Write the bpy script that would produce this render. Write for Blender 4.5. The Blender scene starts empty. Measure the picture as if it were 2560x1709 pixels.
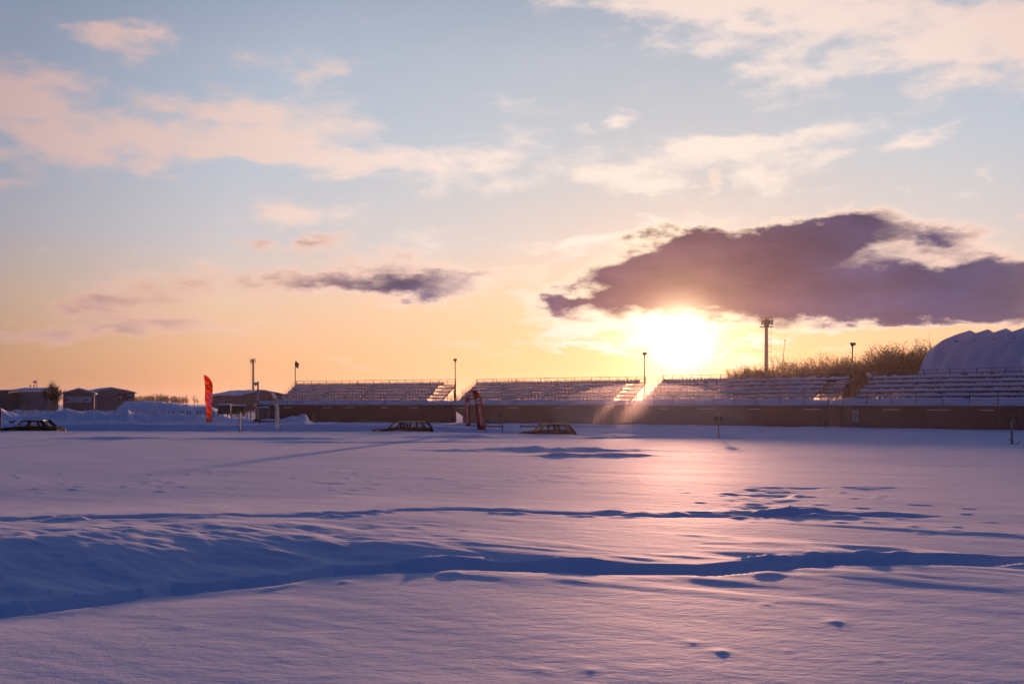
import bpy, bmesh, math, random
import numpy as np
from mathutils import Vector, Matrix

rng = random.Random(7)
SC = bpy.context.scene
COL = SC.collection
R = math.radians

# ------------------------------------------------------------------ camera
EYE = 1.9                      # metres above the snow field
FPX = 2560 * 35 / 36           # focal length in photo pixels
CX, HZ = 1280.0, 1007.0        # principal column and horizon row of the photo
cam_d = bpy.data.cameras.new('camera')
cam = bpy.data.objects.new('camera', cam_d)
COL.objects.link(cam)
cam.location = (0, 0, EYE)
cam.rotation_euler = (R(90), 0, 0)
cam_d.lens, cam_d.sensor_width = 35, 36
cam_d.shift_y = (HZ - 854.5) / 2560
cam_d.clip_start, cam_d.clip_end = 0.1, 9000
SC.camera = cam

def at(px, py, D):             # photo pixel at a known depth
    return Vector(((px - CX) / FPX * D, D, EYE - (py - HZ) / FPX * D))
def gnd(px, py, z=0.0):        # photo pixel on a level surface
    return at(px, py, (EYE - z) * FPX / (py - HZ))
def azel(px, py):
    a = math.atan((px - CX) / FPX)
    return math.degrees(a), math.degrees(math.atan((HZ - py) / FPX * math.cos(a)))

# ------------------------------------------------------------------ exposure
SC.render.engine = 'CYCLES'
SC.cycles.use_denoising = True
SC.cycles.denoiser = 'OPENIMAGEDENOISE'
SC.cycles.max_bounces = 6
SC.cycles.diffuse_bounces = 3
SC.cycles.volume_bounces = 1
SC.cycles.transparent_max_bounces = 12
SC.cycles.sample_clamp_indirect = 4
SC.view_settings.view_transform = 'Standard'
SC.view_settings.look = 'None'
SC.view_settings.exposure = 1.2
SC.view_settings.gamma = 1.0
EXP = 2.0 ** -SC.view_settings.exposure
HAZE = 0.0001

# ------------------------------------------------------------------ sun
SUN_AZ, SUN_EL = azel(1700, 838)
sd = bpy.data.lights.new('sun', 'SUN')
sd.energy = 2.65
sd.angle = R(1.4)
sd.color = (1.0, 0.48, 0.30)
sun = bpy.data.objects.new('sun', sd)
COL.objects.link(sun)
SDIR = Vector((math.sin(R(SUN_AZ)) * math.cos(R(SUN_EL)), math.cos(R(SUN_AZ)) * math.cos(R(SUN_EL)), math.sin(R(SUN_EL))))
sun.rotation_euler = SDIR.to_track_quat('Z', 'Y').to_euler()

# ------------------------------------------------------------------ node helpers
class NT:
    def __init__(s, tree):
        s.t = tree; s.n = tree.nodes; s.l = tree.links
    def node(s, typ, **kw):
        n = s.n.new(typ)
        for k, v in kw.items(): setattr(n, k, v)
        return n
    def put(s, sock, v):
        if hasattr(v, 'is_output') or isinstance(v, bpy.types.NodeSocket): s.l.new(v, sock)
        else: sock.default_value = v
    def m(s, op, a, b=0.0, c=None, clamp=False):
        n = s.node('ShaderNodeMath', operation=op, use_clamp=clamp)
        s.put(n.inputs[0], a); s.put(n.inputs[1], b)
        if c is not None: s.put(n.inputs[2], c)
        return n.outputs[0]
    def v(s, op, a, b=(0, 0, 0), out=0):
        n = s.node('ShaderNodeVectorMath', operation=op)
        s.put(n.inputs[0], a)
        if op == 'SCALE': s.put(n.inputs[3], b)
        else: s.put(n.inputs[1], b)
        return n.outputs[out]
    def noise(s, vec, scale, detail=4, rough=0.55, lac=2.0, dist=0.0):
        n = s.node('ShaderNodeTexNoise')
        s.put(n.inputs['Vector'], vec)
        n.inputs['Scale'].default_value = scale; n.inputs['Detail'].default_value = detail
        n.inputs['Roughness'].default_value = rough; n.inputs['Lacunarity'].default_value = lac
        n.inputs['Distortion'].default_value = dist
        return n
    def ramp(s, fac, stops, interp='LINEAR'):
        n = s.node('ShaderNodeValToRGB')
        cr = n.color_ramp; cr.interpolation = interp
        while len(cr.elements) < len(stops): cr.elements.new(0.5)
        for e, (p, c) in zip(cr.elements, stops):
            e.position = p; e.color = tuple(c) + (1,) if len(c) == 3 else c
        s.put(n.inputs[0], fac)
        return n.outputs[0]
    def mix(s, fac, a, b, mode='MIX'):
        n = s.node('ShaderNodeMix', data_type='RGBA', blend_type=mode)
        s.put(n.inputs['Factor'], fac)
        s.put(n.inputs[6], a); s.put(n.inputs[7], b)
        return n.outputs[2]
    def smooth(s, x, a, b):
        n = s.node('ShaderNodeMapRange', interpolation_type='SMOOTHSTEP')
        s.put(n.inputs[0], x); n.inputs[1].default_value = a; n.inputs[2].default_value = b
        return n.outputs[0]

def lin(r, g, b):              # sRGB bytes -> linear
    f = lambda c: c / 12.92 if c <= .04045 else ((c + .055) / 1.055) ** 2.4
    return tuple(f(x / 255) for x in (r, g, b))

# ------------------------------------------------------------------ world: evening sky with cloud banks
W = bpy.data.worlds.new('World'); SC.world = W; W.use_nodes = True
w = NT(W.node_tree); w.n.clear()
tc = w.node('ShaderNodeTexCoord')
d = w.v('NORMALIZE', tc.outputs['Generated'])
sep = w.node('ShaderNodeSeparateXYZ'); w.put(sep.inputs[0], d)
az = w.m('MULTIPLY', w.m('ARCTAN2', sep.outputs[0], sep.outputs[1]), 180 / math.pi)
el = w.m('MULTIPLY', w.m('ARCSINE', sep.outputs[2]), 180 / math.pi)
theta = w.m('MULTIPLY', w.m('ARCCOSINE', w.v('DOT_PRODUCT', d, tuple(SDIR), out=1)), 180 / math.pi)

nish = w.node('ShaderNodeTexSky', sky_type='NISHITA')
nish.sun_disc = False
nish.sun_elevation = R(SUN_EL); nish.sun_rotation = R(SUN_AZ)
nish.air_density, nish.dust_density, nish.ozone_density = 1.0, 2.0, 1.5
nish_c = w.v('SCALE', nish.outputs[0], 0.05)

elp = w.m('DIVIDE', w.m('MAXIMUM', el, 0.0), 90.0)
ERAMP = [(0.0, lin(242, 172, 124)), (2.5, lin(250, 192, 145)), (5.5, lin(247, 209, 178)), (9, lin(219, 213, 213)),
         (14, lin(199, 210, 222)), (19, lin(187, 199, 214)), (24, lin(157, 173, 195)), (36, lin(100, 122, 165)), (90, lin(64, 88, 148))]
clear = w.ramp(elp, [(e / 90, c) for e, c in ERAMP])
thp = w.m('DIVIDE', theta, 180.0)
TR = [(0, (.95, .88, .82)), (8, (.92, .88, .86)), (16, (.94, .93, .93)), (26, (.88, .89, .93)), (38, (.54, .56, .65)), (65, (.20, .26, .46)), (110, (.07, .14, .38)), (180, (.05, .12, .36))]
fall = w.ramp(thp, [(t / 180, tuple(x / 1.4 for x in c)) for t, c in TR])
clear = w.v('SCALE', w.v('MULTIPLY', clear, fall), 1.4 * EXP)
nmix = w.mix(0.08, clear, nish_c)

# cloud fields: warped blobs + noise, in azimuth / elevation degrees
stretch = w.v('MULTIPLY', d, (1.0, 1.0, 2.6))
n1 = w.noise(stretch, 9.0, 7, 0.6)
n2 = w.noise(stretch, 24.0, 5, 0.55)
n3 = w.noise(w.v('ADD', stretch, (3.1, 1.7, .4)), 15.0, 7, 0.58)
comb = w.node('ShaderNodeCombineXYZ'); w.put(comb.inputs[0], az); w.put(comb.inputs[1], el)
warp = w.v('MULTIPLY', w.v('SUBTRACT', n1.outputs['Color'], (.5, .5, .5)), (9.0, 4.0, 0))
warp2 = w.v('MULTIPLY', w.v('SUBTRACT', n2.outputs['Color'], (.5, .5, .5)), (2.6, 1.6, 0))
P = w.v('ADD', w.v('ADD', comb.outputs[0], warp), warp2)

def blobs(lst):
    tot = None
    for b in lst:
        px, py, rx, ry, rot, wt = b
        a0, e0 = azel(px, py)
        mp = w.node('ShaderNodeMapping', vector_type='TEXTURE')
        mp.inputs['Location'].default_value = (a0, e0, 0)
        mp.inputs['Rotation'].default_value = (0, 0, R(rot))
        mp.inputs['Scale'].default_value = (rx / 43.4 * 1.5, ry / 43.4 * 1.5, 1)
        w.l.new(P, mp.inputs[0])
        g = w.node('ShaderNodeTexGradient', gradient_type='SPHERICAL')
        w.l.new(mp.outputs[0], g.inputs[0])
        if tot is None: tot = w.m('MULTIPLY', g.outputs['Fac'], wt)
        else: tot = w.m('MULTIPLY_ADD', g.outputs['Fac'], wt, tot)
    return tot

LIGHT = [  # px, py, half-width, half-height, tilt, weight
    (300, 330, 420, 120, 4, .7), (50, 230, 170, 100, 0, .9), (340, 105, 110, 40, 20, .9), (690, 270, 260, 100, 6, .7),
    (560, 390, 330, 50, 0, .8), (900, 385, 230, 45, 5, .7), (1190, 415, 280, 70, 0, .8), (1340, 265, 90, 35, 0, .7),
    (2080, 30, 620, 110, -8, 1.0), (2500, 110, 260, 90, 0, 1.0), (1700, 10, 300, 40, 0, .6), (2000, 175, 110, 55, 20, .5),
    (1520, 305, 115, 22, 8, .9), (1720, 365, 210, 45, 0, .8), (2000, 340, 230, 45, 6, .85), (2310, 345, 150, 24, 14, .9),
    (1640, 450, 170, 40, 8, 1.0), (1960, 445, 130, 34, 6, .8), (2455, 440, 40, 26, 30, .6),
    (760, 530, 190, 28, 4, .7), (480, 600, 80, 28, 0, .55), (110, 622, 50, 15, 0, .7), (610, 655, 50, 18, 0, .6), (40, 470, 70, 18, 8, .6),
    (450, 715, 300, 45, 3, .7), (800, 560, 160, 25, 6, .5), (1100, 610, 200, 50, 0, .5),
    (1430, 600, 120, 30, 0, .8), (1500, 775, 190, 36, 0, .9), (1400, 655, 60, 20, 0, .7), (1620, 570, 230, 30, 10, 1.0), (1350, 730, 150, 22, 5, .7),
    (1400, 850, 300, 30, 0, .5), (2450, 640, 250, 60, 0, .6), (2150, 690, 200, 25, -5, .9), (2200, 800, 400, 25, 0, .6), (1880, 850, 120, 14, 8, 1.0), (1560, 822, 130, 24, 4, 1.1), (1830, 900, 160, 10, 0, .8), (1480, 880, 160, 14, 0, .8)]
DARK = [
    (750, 622, 130, 24, 7, .85), (985, 690, 190, 48, -3, .82), (820, 722, 420, 30, 0, .85), (290, 760, 180, 32, 0, .8), (300, 825, 380, 24, 0, .7),
    (1290, 692, 120, 20, 0, .6), (1500, 745, 170, 20, 6, .7),
    (1700, 690, 210, 100, 8, 1.4), (1580, 720, 190, 60, 14, .9), (1900, 650, 240, 85, 0, 1.2), (2085, 575, 160, 52, 4, 1.5), (2000, 600, 120, 40, 0, .8), (2335, 600, 95, 34, 0, 1.1),
    (2290, 722, 350, 60, -3, 1.5), (1980, 770, 290, 45, -2, 1.3), (2520, 690, 170, 55, 0, 1.1), (1780, 590, 130, 30, 0, .8), (2500, 760, 200, 40, 0, 1.0),
    (1800, 888, 130, 13, 0, .7), (2050, 870, 200, 12, 0, .35), (1400, 905, 250, 9, 0, .25), (1000, 902, 250, 10, 0, .25), (2230, 470, 60, 12, 0, .45), (1780, 458, 60, 16, 10, .55), (2530, 530, 40, 14, 0, .6)]
fb = w.m('MULTIPLY_ADD', w.m('SUBTRACT', n2.outputs['Fac'], .5), .9, w.m('MULTIPLY', w.m('SUBTRACT', n1.outputs['Fac'], .5), .7))
Ld = w.m('ADD', w.m('MULTIPLY_ADD', w.m('SUBTRACT', n3.outputs['Fac'], .5), 2.2, w.m('MULTIPLY_ADD', fb, 0.7, -0.24)), blobs(LIGHT))
Lo = w.m('MULTIPLY', w.smooth(Ld, 0.0, 0.85), 0.9)
Dd = w.m('ADD', w.m('MULTIPLY_ADD', fb, 0.8, -0.17), blobs(DARK))
Do = w.smooth(Dd, 0.0, 0.5)
Dcore = w.smooth(Dd, 0.10, 0.95)

LRAMP = [(0, lin(255, 248, 225)), (7, lin(255, 238, 222)), (16, lin(253, 231, 219)), (26, lin(238, 208, 196)), (38, lin(205, 175, 172)), (65, lin(120, 115, 140)), (110, lin(70, 80, 120)), (180, lin(60, 72, 112))]
lc = w.v('SCALE', w.ramp(thp, [(t / 180, c) for t, c in LRAMP]), EXP)
c1 = w.mix(Lo, nmix, lc)
RIM = [(0, lin(255, 235, 190)), (8, lin(255, 230, 204)), (16, lin(250, 214, 196)), (30, lin(222, 178, 158)), (60, lin(110, 100, 120)), (180, lin(60, 66, 100))]
CORE = [(0, lin(165, 95, 70)), (4, lin(112, 78, 88)), (9, lin(76, 70, 104)), (14, lin(62, 68, 110)), (17, lin(80, 78, 110)), (22, lin(158, 130, 132)), (30, lin(165, 136, 136)), (60, lin(80, 80, 105)), (180, lin(48, 56, 90))]
rim = w.v('SCALE', w.ramp(thp, [(t / 180, c) for t, c in RIM]), EXP * 1.1)
core = w.v('SCALE', w.v('SCALE', w.ramp(thp, [(t / 180, c) for t, c in CORE]), EXP), w.m('MULTIPLY_ADD', n3.outputs['Fac'], 1.5, w.m('MULTIPLY_ADD', n1.outputs['Fac'], 1.1, -.33)))
dc = w.mix(Dcore, rim, core)
c2 = w.mix(Do, c1, dc)
# aureole of the low sun in the thin cloud around it
a1 = w.m('MULTIPLY', w.m('POWER', math.e, w.m('MULTIPLY', w.m('POWER', w.m('DIVIDE', theta, 1.35), 2.0), -1.0)), 4.0 * EXP)
a3 = w.m('MULTIPLY', w.m('POWER', math.e, w.m('MULTIPLY', w.m('POWER', w.m('DIVIDE', theta, 3.0), 2.0), -1.0)), .75 * EXP)
a2 = w.m('MULTIPLY', w.m('POWER', math.e, w.m('DIVIDE', theta, -2.2)), .5 * EXP)
clearing = w.m('SUBTRACT', 1.0, w.m('MULTIPLY', Dcore, 0.72))
glow = w.v('ADD', w.v('SCALE', w.v('SCALE', (1.0, .80, .5), a1), w.m('SUBTRACT', 1.0, w.m('MULTIPLY', Dcore, .35))), w.v('SCALE', w.v('SCALE', (1.0, .5, .17), a2), clearing))
glow = w.v('ADD', glow, w.v('SCALE', w.v('SCALE', (1.0, .78, .48), a3), w.m('SUBTRACT', 1.0, w.m('MULTIPLY', Dcore, .6))))
final = w.v('ADD', c2, glow)
bg = w.node('ShaderNodeBackground'); w.put(bg.inputs[0], final); bg.inputs[1].default_value = 1.0
wo = w.node('ShaderNodeOutputWorld'); w.l.new(bg.outputs[0], wo.inputs[0])
W.cycles.sampling_method = 'MANUAL'; W.cycles.sample_map_resolution = 1024
#@@END_LIGHT

# ------------------------------------------------------------------ materials
MATS = {}
def mat(name, col, rough=0.6, metal=0.0, var=0.0, scale=6.0, spec=0.4, bump=0.0):
    if name in MATS: return MATS[name]
    m = bpy.data.materials.new(name); m.use_nodes = True
    t = NT(m.node_tree); b = t.n['Principled BSDF']
    b.inputs['Roughness'].default_value = rough; b.inputs['Metallic'].default_value = metal
    b.inputs['Specular IOR Level'].default_value = spec
    if var > 0:
        co = t.node('ShaderNodeTexCoord').outputs['Object']
        n = t.noise(co, scale, 5, .6)
        c = t.ramp(n.outputs['Fac'], [(.3, tuple(x * (1 - var) for x in col)), (.7, tuple(min(1, x * (1 + var)) for x in col))])
        t.l.new(c, b.inputs['Base Color'])
        if bump:
            bp = t.node('ShaderNodeBump'); bp.inputs['Strength'].default_value = bump; bp.inputs['Distance'].default_value = .02
            t.l.new(n.outputs['Fac'], bp.inputs['Height']); t.l.new(bp.outputs[0], b.inputs['Normal'])
    else:
        b.inputs['Base Color'].default_value = tuple(col) + (1,)
    MATS[name] = m
    return m

def snow_mat(name, fine):
    m = bpy.data.materials.new(name); m.use_nodes = True
    t = NT(m.node_tree); b = t.n['Principled BSDF']
    co = t.node('ShaderNodeTexCoord').outputs['Object']
    n0 = t.noise(co, .35, 3)
    t.l.new(t.ramp(n0.outputs['Fac'], [(.3, (.69, .73, .80)), (.7, (.75, .78, .84))]), b.inputs['Base Color'])
    b.inputs['Roughness'].default_value = .77
    b.inputs['Specular IOR Level'].default_value = .07
    if fine:
        mp = t.node('ShaderNodeMapping'); mp.inputs['Rotation'].default_value = (0, 0, R(24)); mp.inputs['Scale'].default_value = (.6, 1.0, 1.0)
        t.l.new(co, mp.inputs[0])
        na = t.noise(mp.outputs[0], 4.5, 5, .6)
        nb = t.noise(mp.outputs[0], 20.0, 4, .6)
        nc = t.noise(co, 70.0, 3, .6)
        h = t.m('MULTIPLY_ADD', nb.outputs['Fac'], .34, na.outputs['Fac'])
        h = t.m('MULTIPLY_ADD', nc.outputs['Fac'], .14, h)
        bp = t.node('ShaderNodeBump'); bp.inputs['Strength'].default_value = 1.0; bp.inputs['Distance'].default_value = .012
        t.l.new(h, bp.inputs['Height']); t.l.new(bp.outputs[0], b.inputs['Normal'])
    else:
        nb = t.noise(co, 9.0, 4, .6)
        bp = t.node('ShaderNodeBump'); bp.inputs['Strength'].default_value = .5; bp.inputs['Distance'].default_value = .03
        t.l.new(nb.outputs['Fac'], bp.inputs['Height']); t.l.new(bp.outputs[0], b.inputs['Normal'])
    MATS[name] = m
    return m
SNOWF = snow_mat('field_snow', True)
SNOW = snow_mat('heaped_snow', False)

# ------------------------------------------------------------------ mesh helpers
def link(o, parent=None):
    COL.objects.link(o)
    if parent is not None: o.parent = parent
    return o
def tag(o, label, cat, group=None):
    o['label'] = label; o['category'] = cat
    if group: o['group'] = group
    return o
def thing(name, loc, label, cat, group=None, rz=0.0):
    o = bpy.data.objects.new(name, None); o.empty_display_size = .3
    o.location = loc; o.rotation_euler = (0, 0, rz)
    return tag(link(o), label, cat, group)

class MB:
    def __init__(s): s.v = []; s.f = []
    def add(s, vs, fs):
        b = len(s.v); s.v += [tuple(x) for x in vs]; s.f += [tuple(i + b for i in f) for f in fs]; return s
    def box(s, c, sz, rot=None):
        hx, hy, hz = sz[0] / 2, sz[1] / 2, sz[2] / 2
        vs = [Vector((x, y, z)) for x in (-hx, hx) for y in (-hy, hy) for z in (-hz, hz)]
        if rot is not None: vs = [rot @ q for q in vs]
        c = Vector(c)
        return s.add([q + c for q in vs], [(0, 1, 3, 2), (4, 6, 7, 5), (0, 4, 5, 1), (2, 3, 7, 6), (0, 2, 6, 4), (1, 5, 7, 3)])
    def beam(s, a, b, wd, ht=None, up=(0, 0, 1)):     # rectangular bar a -> b
        a, b = Vector(a), Vector(b); ht = ht or wd
        z = (b - a).normalized(); x = z.cross(Vector(up))
        if x.length < 1e-4: x = z.cross(Vector((1, 0, 0)))
        x.normalize(); y = x.cross(z)
        vs = [p + x * (i * wd / 2) + y * (j * ht / 2) for p in (a, b) for i, j in ((-1, -1), (1, -1), (1, 1), (-1, 1))]
        return s.add(vs, [(3, 2, 1, 0), (4, 5, 6, 7), (0, 1, 5, 4), (1, 2, 6, 5), (2, 3, 7, 6), (3, 0, 4, 7)])
    def tube(s, a, b, r0, r1=None, n=6, caps=True):
        a, b = Vector(a), Vector(b); r1 = r0 if r1 is None else r1
        z = (b - a).normalized(); x = z.cross(Vector((0, 0, 1)))
        if x.length < 1e-4: x = Vector((1, 0, 0))
        x.normalize(); y = z.cross(x)
        vs = []
        for p, r in ((a, r0), (b, r1)):
            for k in range(n):
                t = 2 * math.pi * k / n
                vs.append(p + (x * math.cos(t) + y * math.sin(t)) * r)
        fs = [(k, (k + 1) % n, n + (k + 1) % n, n + k) for k in range(n)]
        if caps: fs += [tuple(range(n))[::-1], tuple(range(n, 2 * n))]
        return s.add(vs, fs)
    def prism(s, pts, vec):                           # planar polygon extruded by vec
        n = len(pts); vec = Vector(vec)
        vs = [Vector(p) for p in pts] + [Vector(p) + vec for p in pts]
        return s.add(vs, [tuple(range(n))[::-1], tuple(range(n, 2 * n))] + [(k, (k + 1) % n, n + (k + 1) % n, n + k) for k in range(n)])
    def grid(s, rows, close=False):                   # rows of equal length point lists
        n = len(rows[0]); vs = [p for r in rows for p in r]; fs = []
        for i in range(len(rows) - 1):
            for j in range(n - (0 if close else 1)):
                j2 = (j + 1) % n
                fs.append((i * n + j, i * n + j2, (i + 1) * n + j2, (i + 1) * n + j))
        return s.add(vs, fs)
    def mesh(s, name, m, smooth=False):
        me = bpy.data.meshes.new(name); me.from_pydata(s.v, [], s.f); me.update()
        bm = bmesh.new(); bm.from_mesh(me); bmesh.ops.recalc_face_normals(bm, faces=bm.faces); bm.to_mesh(me); bm.free()
        if m is not None: me.materials.append(m)
        if smooth: me.polygons.foreach_set('use_smooth', [True] * len(me.polygons))
        return me
    def build(s, name, m, parent=None, smooth=False, bevel=0.0, loc=None, kind=None, label=None):
        o = bpy.data.objects.new(name, s.mesh(name, m, smooth))
        if loc is not None: o.location = loc
        link(o, parent)
        if bevel:
            bv = o.modifiers.new('bevel', 'BEVEL'); bv.width = bevel; bv.segments = 2; bv.limit_method = 'ANGLE'
        if kind: o['kind'] = kind
        if label: o['label'] = label
        return o
def copy_tree(o, parent=None):
    c = o.copy(); COL.objects.link(c)
    if parent is not None: c.parent = parent
    for ch in o.children: copy_tree(ch, c)
    return c
def inst(name, me, parent, loc, rz=0.0):
    o = bpy.data.objects.new(name, me); o.location = loc; o.rotation_euler = (0, 0, rz)
    return link(o, parent)

# ------------------------------------------------------------------ noise
def _h(ix, iy, seed):
    n = (ix * 374761393 + iy * 668265263 + seed * 1442695041) & 0x7fffffff
    n = ((n ^ (n >> 13)) * 1274126177) & 0x7fffffff
    return ((n ^ (n >> 16)) & 0xffff) / 65535.0
def vnoise(x, y, seed=0):
    ix = np.floor(x).astype(np.int64); iy = np.floor(y).astype(np.int64)
    fx = x - ix; fy = y - iy
    fx = fx * fx * fx * (fx * (fx * 6 - 15) + 10); fy = fy * fy * fy * (fy * (fy * 6 - 15) + 10)
    a = _h(ix, iy, seed); b = _h(ix + 1, iy, seed); c = _h(ix, iy + 1, seed); e = _h(ix + 1, iy + 1, seed)
    return (a + (b - a) * fx) * (1 - fy) + (c + (e - c) * fx) * fy - .5
def fbm(x, y, oct=4, seed=0, gain=.5):
    s = 0; a = 1.0
    for k in range(oct):
        s = s + a * vnoise(x + 17.3 * k, y - 9.1 * k, seed + k); x = x * 2.03; y = y * 2.03; a *= gain
    return s
def sst(x, a, b):
    t = np.clip((x - a) / (b - a), 0, 1); return t * t * (3 - 2 * t)

# ------------------------------------------------------------------ snow terrain
EDGE = [(-900, 1074), (0, 1076), (600, 1077), (1000, 1078), (1280, 1082), (1450, 1085), (1700, 1092), (2000, 1096), (2300, 1099), (2560, 1101), (3000, 1104)]
EDGEW = [gnd(*p) for p in EDGE]
def edge_y(x): return np.interp(x, [p.x for p in EDGEW], [p.y for p in EDGEW])
TRACK_Z = ([-60, -33, -7.5, 2.5, 30], [-.68, -.70, -.80, -1.0, -.95])
RUT = [(0, 1519), (190, 1500), (297, 1487), (381, 1470), (545, 1457), (708, 1443), (817, 1428), (1035, 1424), (1280, 1420), (1541, 1430), (1754, 1435), (1950, 1424), (2097, 1410), (2315, 1413), (2560, 1405)]
RUTW = [gnd(*p) for p in RUT]
RUTW = [Vector((RUTW[0].x - 4, RUTW[0].y - 1.2, 0))] + RUTW + [Vector((RUTW[-1].x + 6, RUTW[-1].y + .6, 0))]
TRAIL = [(-400, 1335), (0, 1327), (190, 1323), (381, 1318), (589, 1310), (708, 1307), (817, 1301), (916, 1296), (1008, 1283), (1144, 1278), (1280, 1281), (1661, 1288), (1880, 1288), (2070, 1285), (2261, 1290)]
TRAILW = [gnd(*p) for p in TRAIL]
MOUNDS = [(526, 1337, 22, 11), (1037, 1329, 16, 10), (1063, 1339, 16, 7), (1160, 1335, 16, 9), (861, 1447, 22, 12), (460, 1560, 25, 9), (2283, 1318, 20, 15), (2103, 1305, 12, 7), (1915, 1506, 16, 9),
          (2089, 1550, 26, 20), (1806, 1624, 22, 17), (1972, 1622, 16, 8), (1732, 1602, 24, 11), (1351, 1667, 28, 9), (1479, 1668, 20, 9), (2195, 1646, 18, 9), (330, 1368, 20, 8), (895, 1360, 22, 9),
          (2390, 1208, 8, 5), (1752, 1252, 8, 5), (770, 1588, 40, 8), (700, 1640, 50, 8), (1814, 1347, 12, 6), (390, 1525, 8, 5), (860, 1340, 12, 5)]
PILE = [(-400, 1030), (-60, 1022), (0, 1019), (20, 1028), (50, 1036), (90, 1037), (122, 1031), (150, 1026), (165, 1018), (184, 1026), (214, 1032), (252, 1030), (283, 1033), (306, 1031), (319, 1023), (330, 1032), (352, 1037), (375, 1040), (394, 1036),
        (447, 1033), (470, 1037), (493, 1035), (531, 1043), (560, 1039), (585, 1044), (631, 1050), (684, 1048), (710, 1047), (721, 1042), (730, 1040), (746, 1042), (757, 1036), (766, 1038), (772, 1049), (785, 1056), (900, 1060), (1100, 1064), (1250, 1068)]
BERM = [(-300, 1028), (290, 1026), (312, 1004), (360, 1002), (400, 1004), (440, 1006), (470, 1013), (500, 1017), (520, 1016), (545, 1022), (560, 1028), (600, 1040)]

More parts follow.
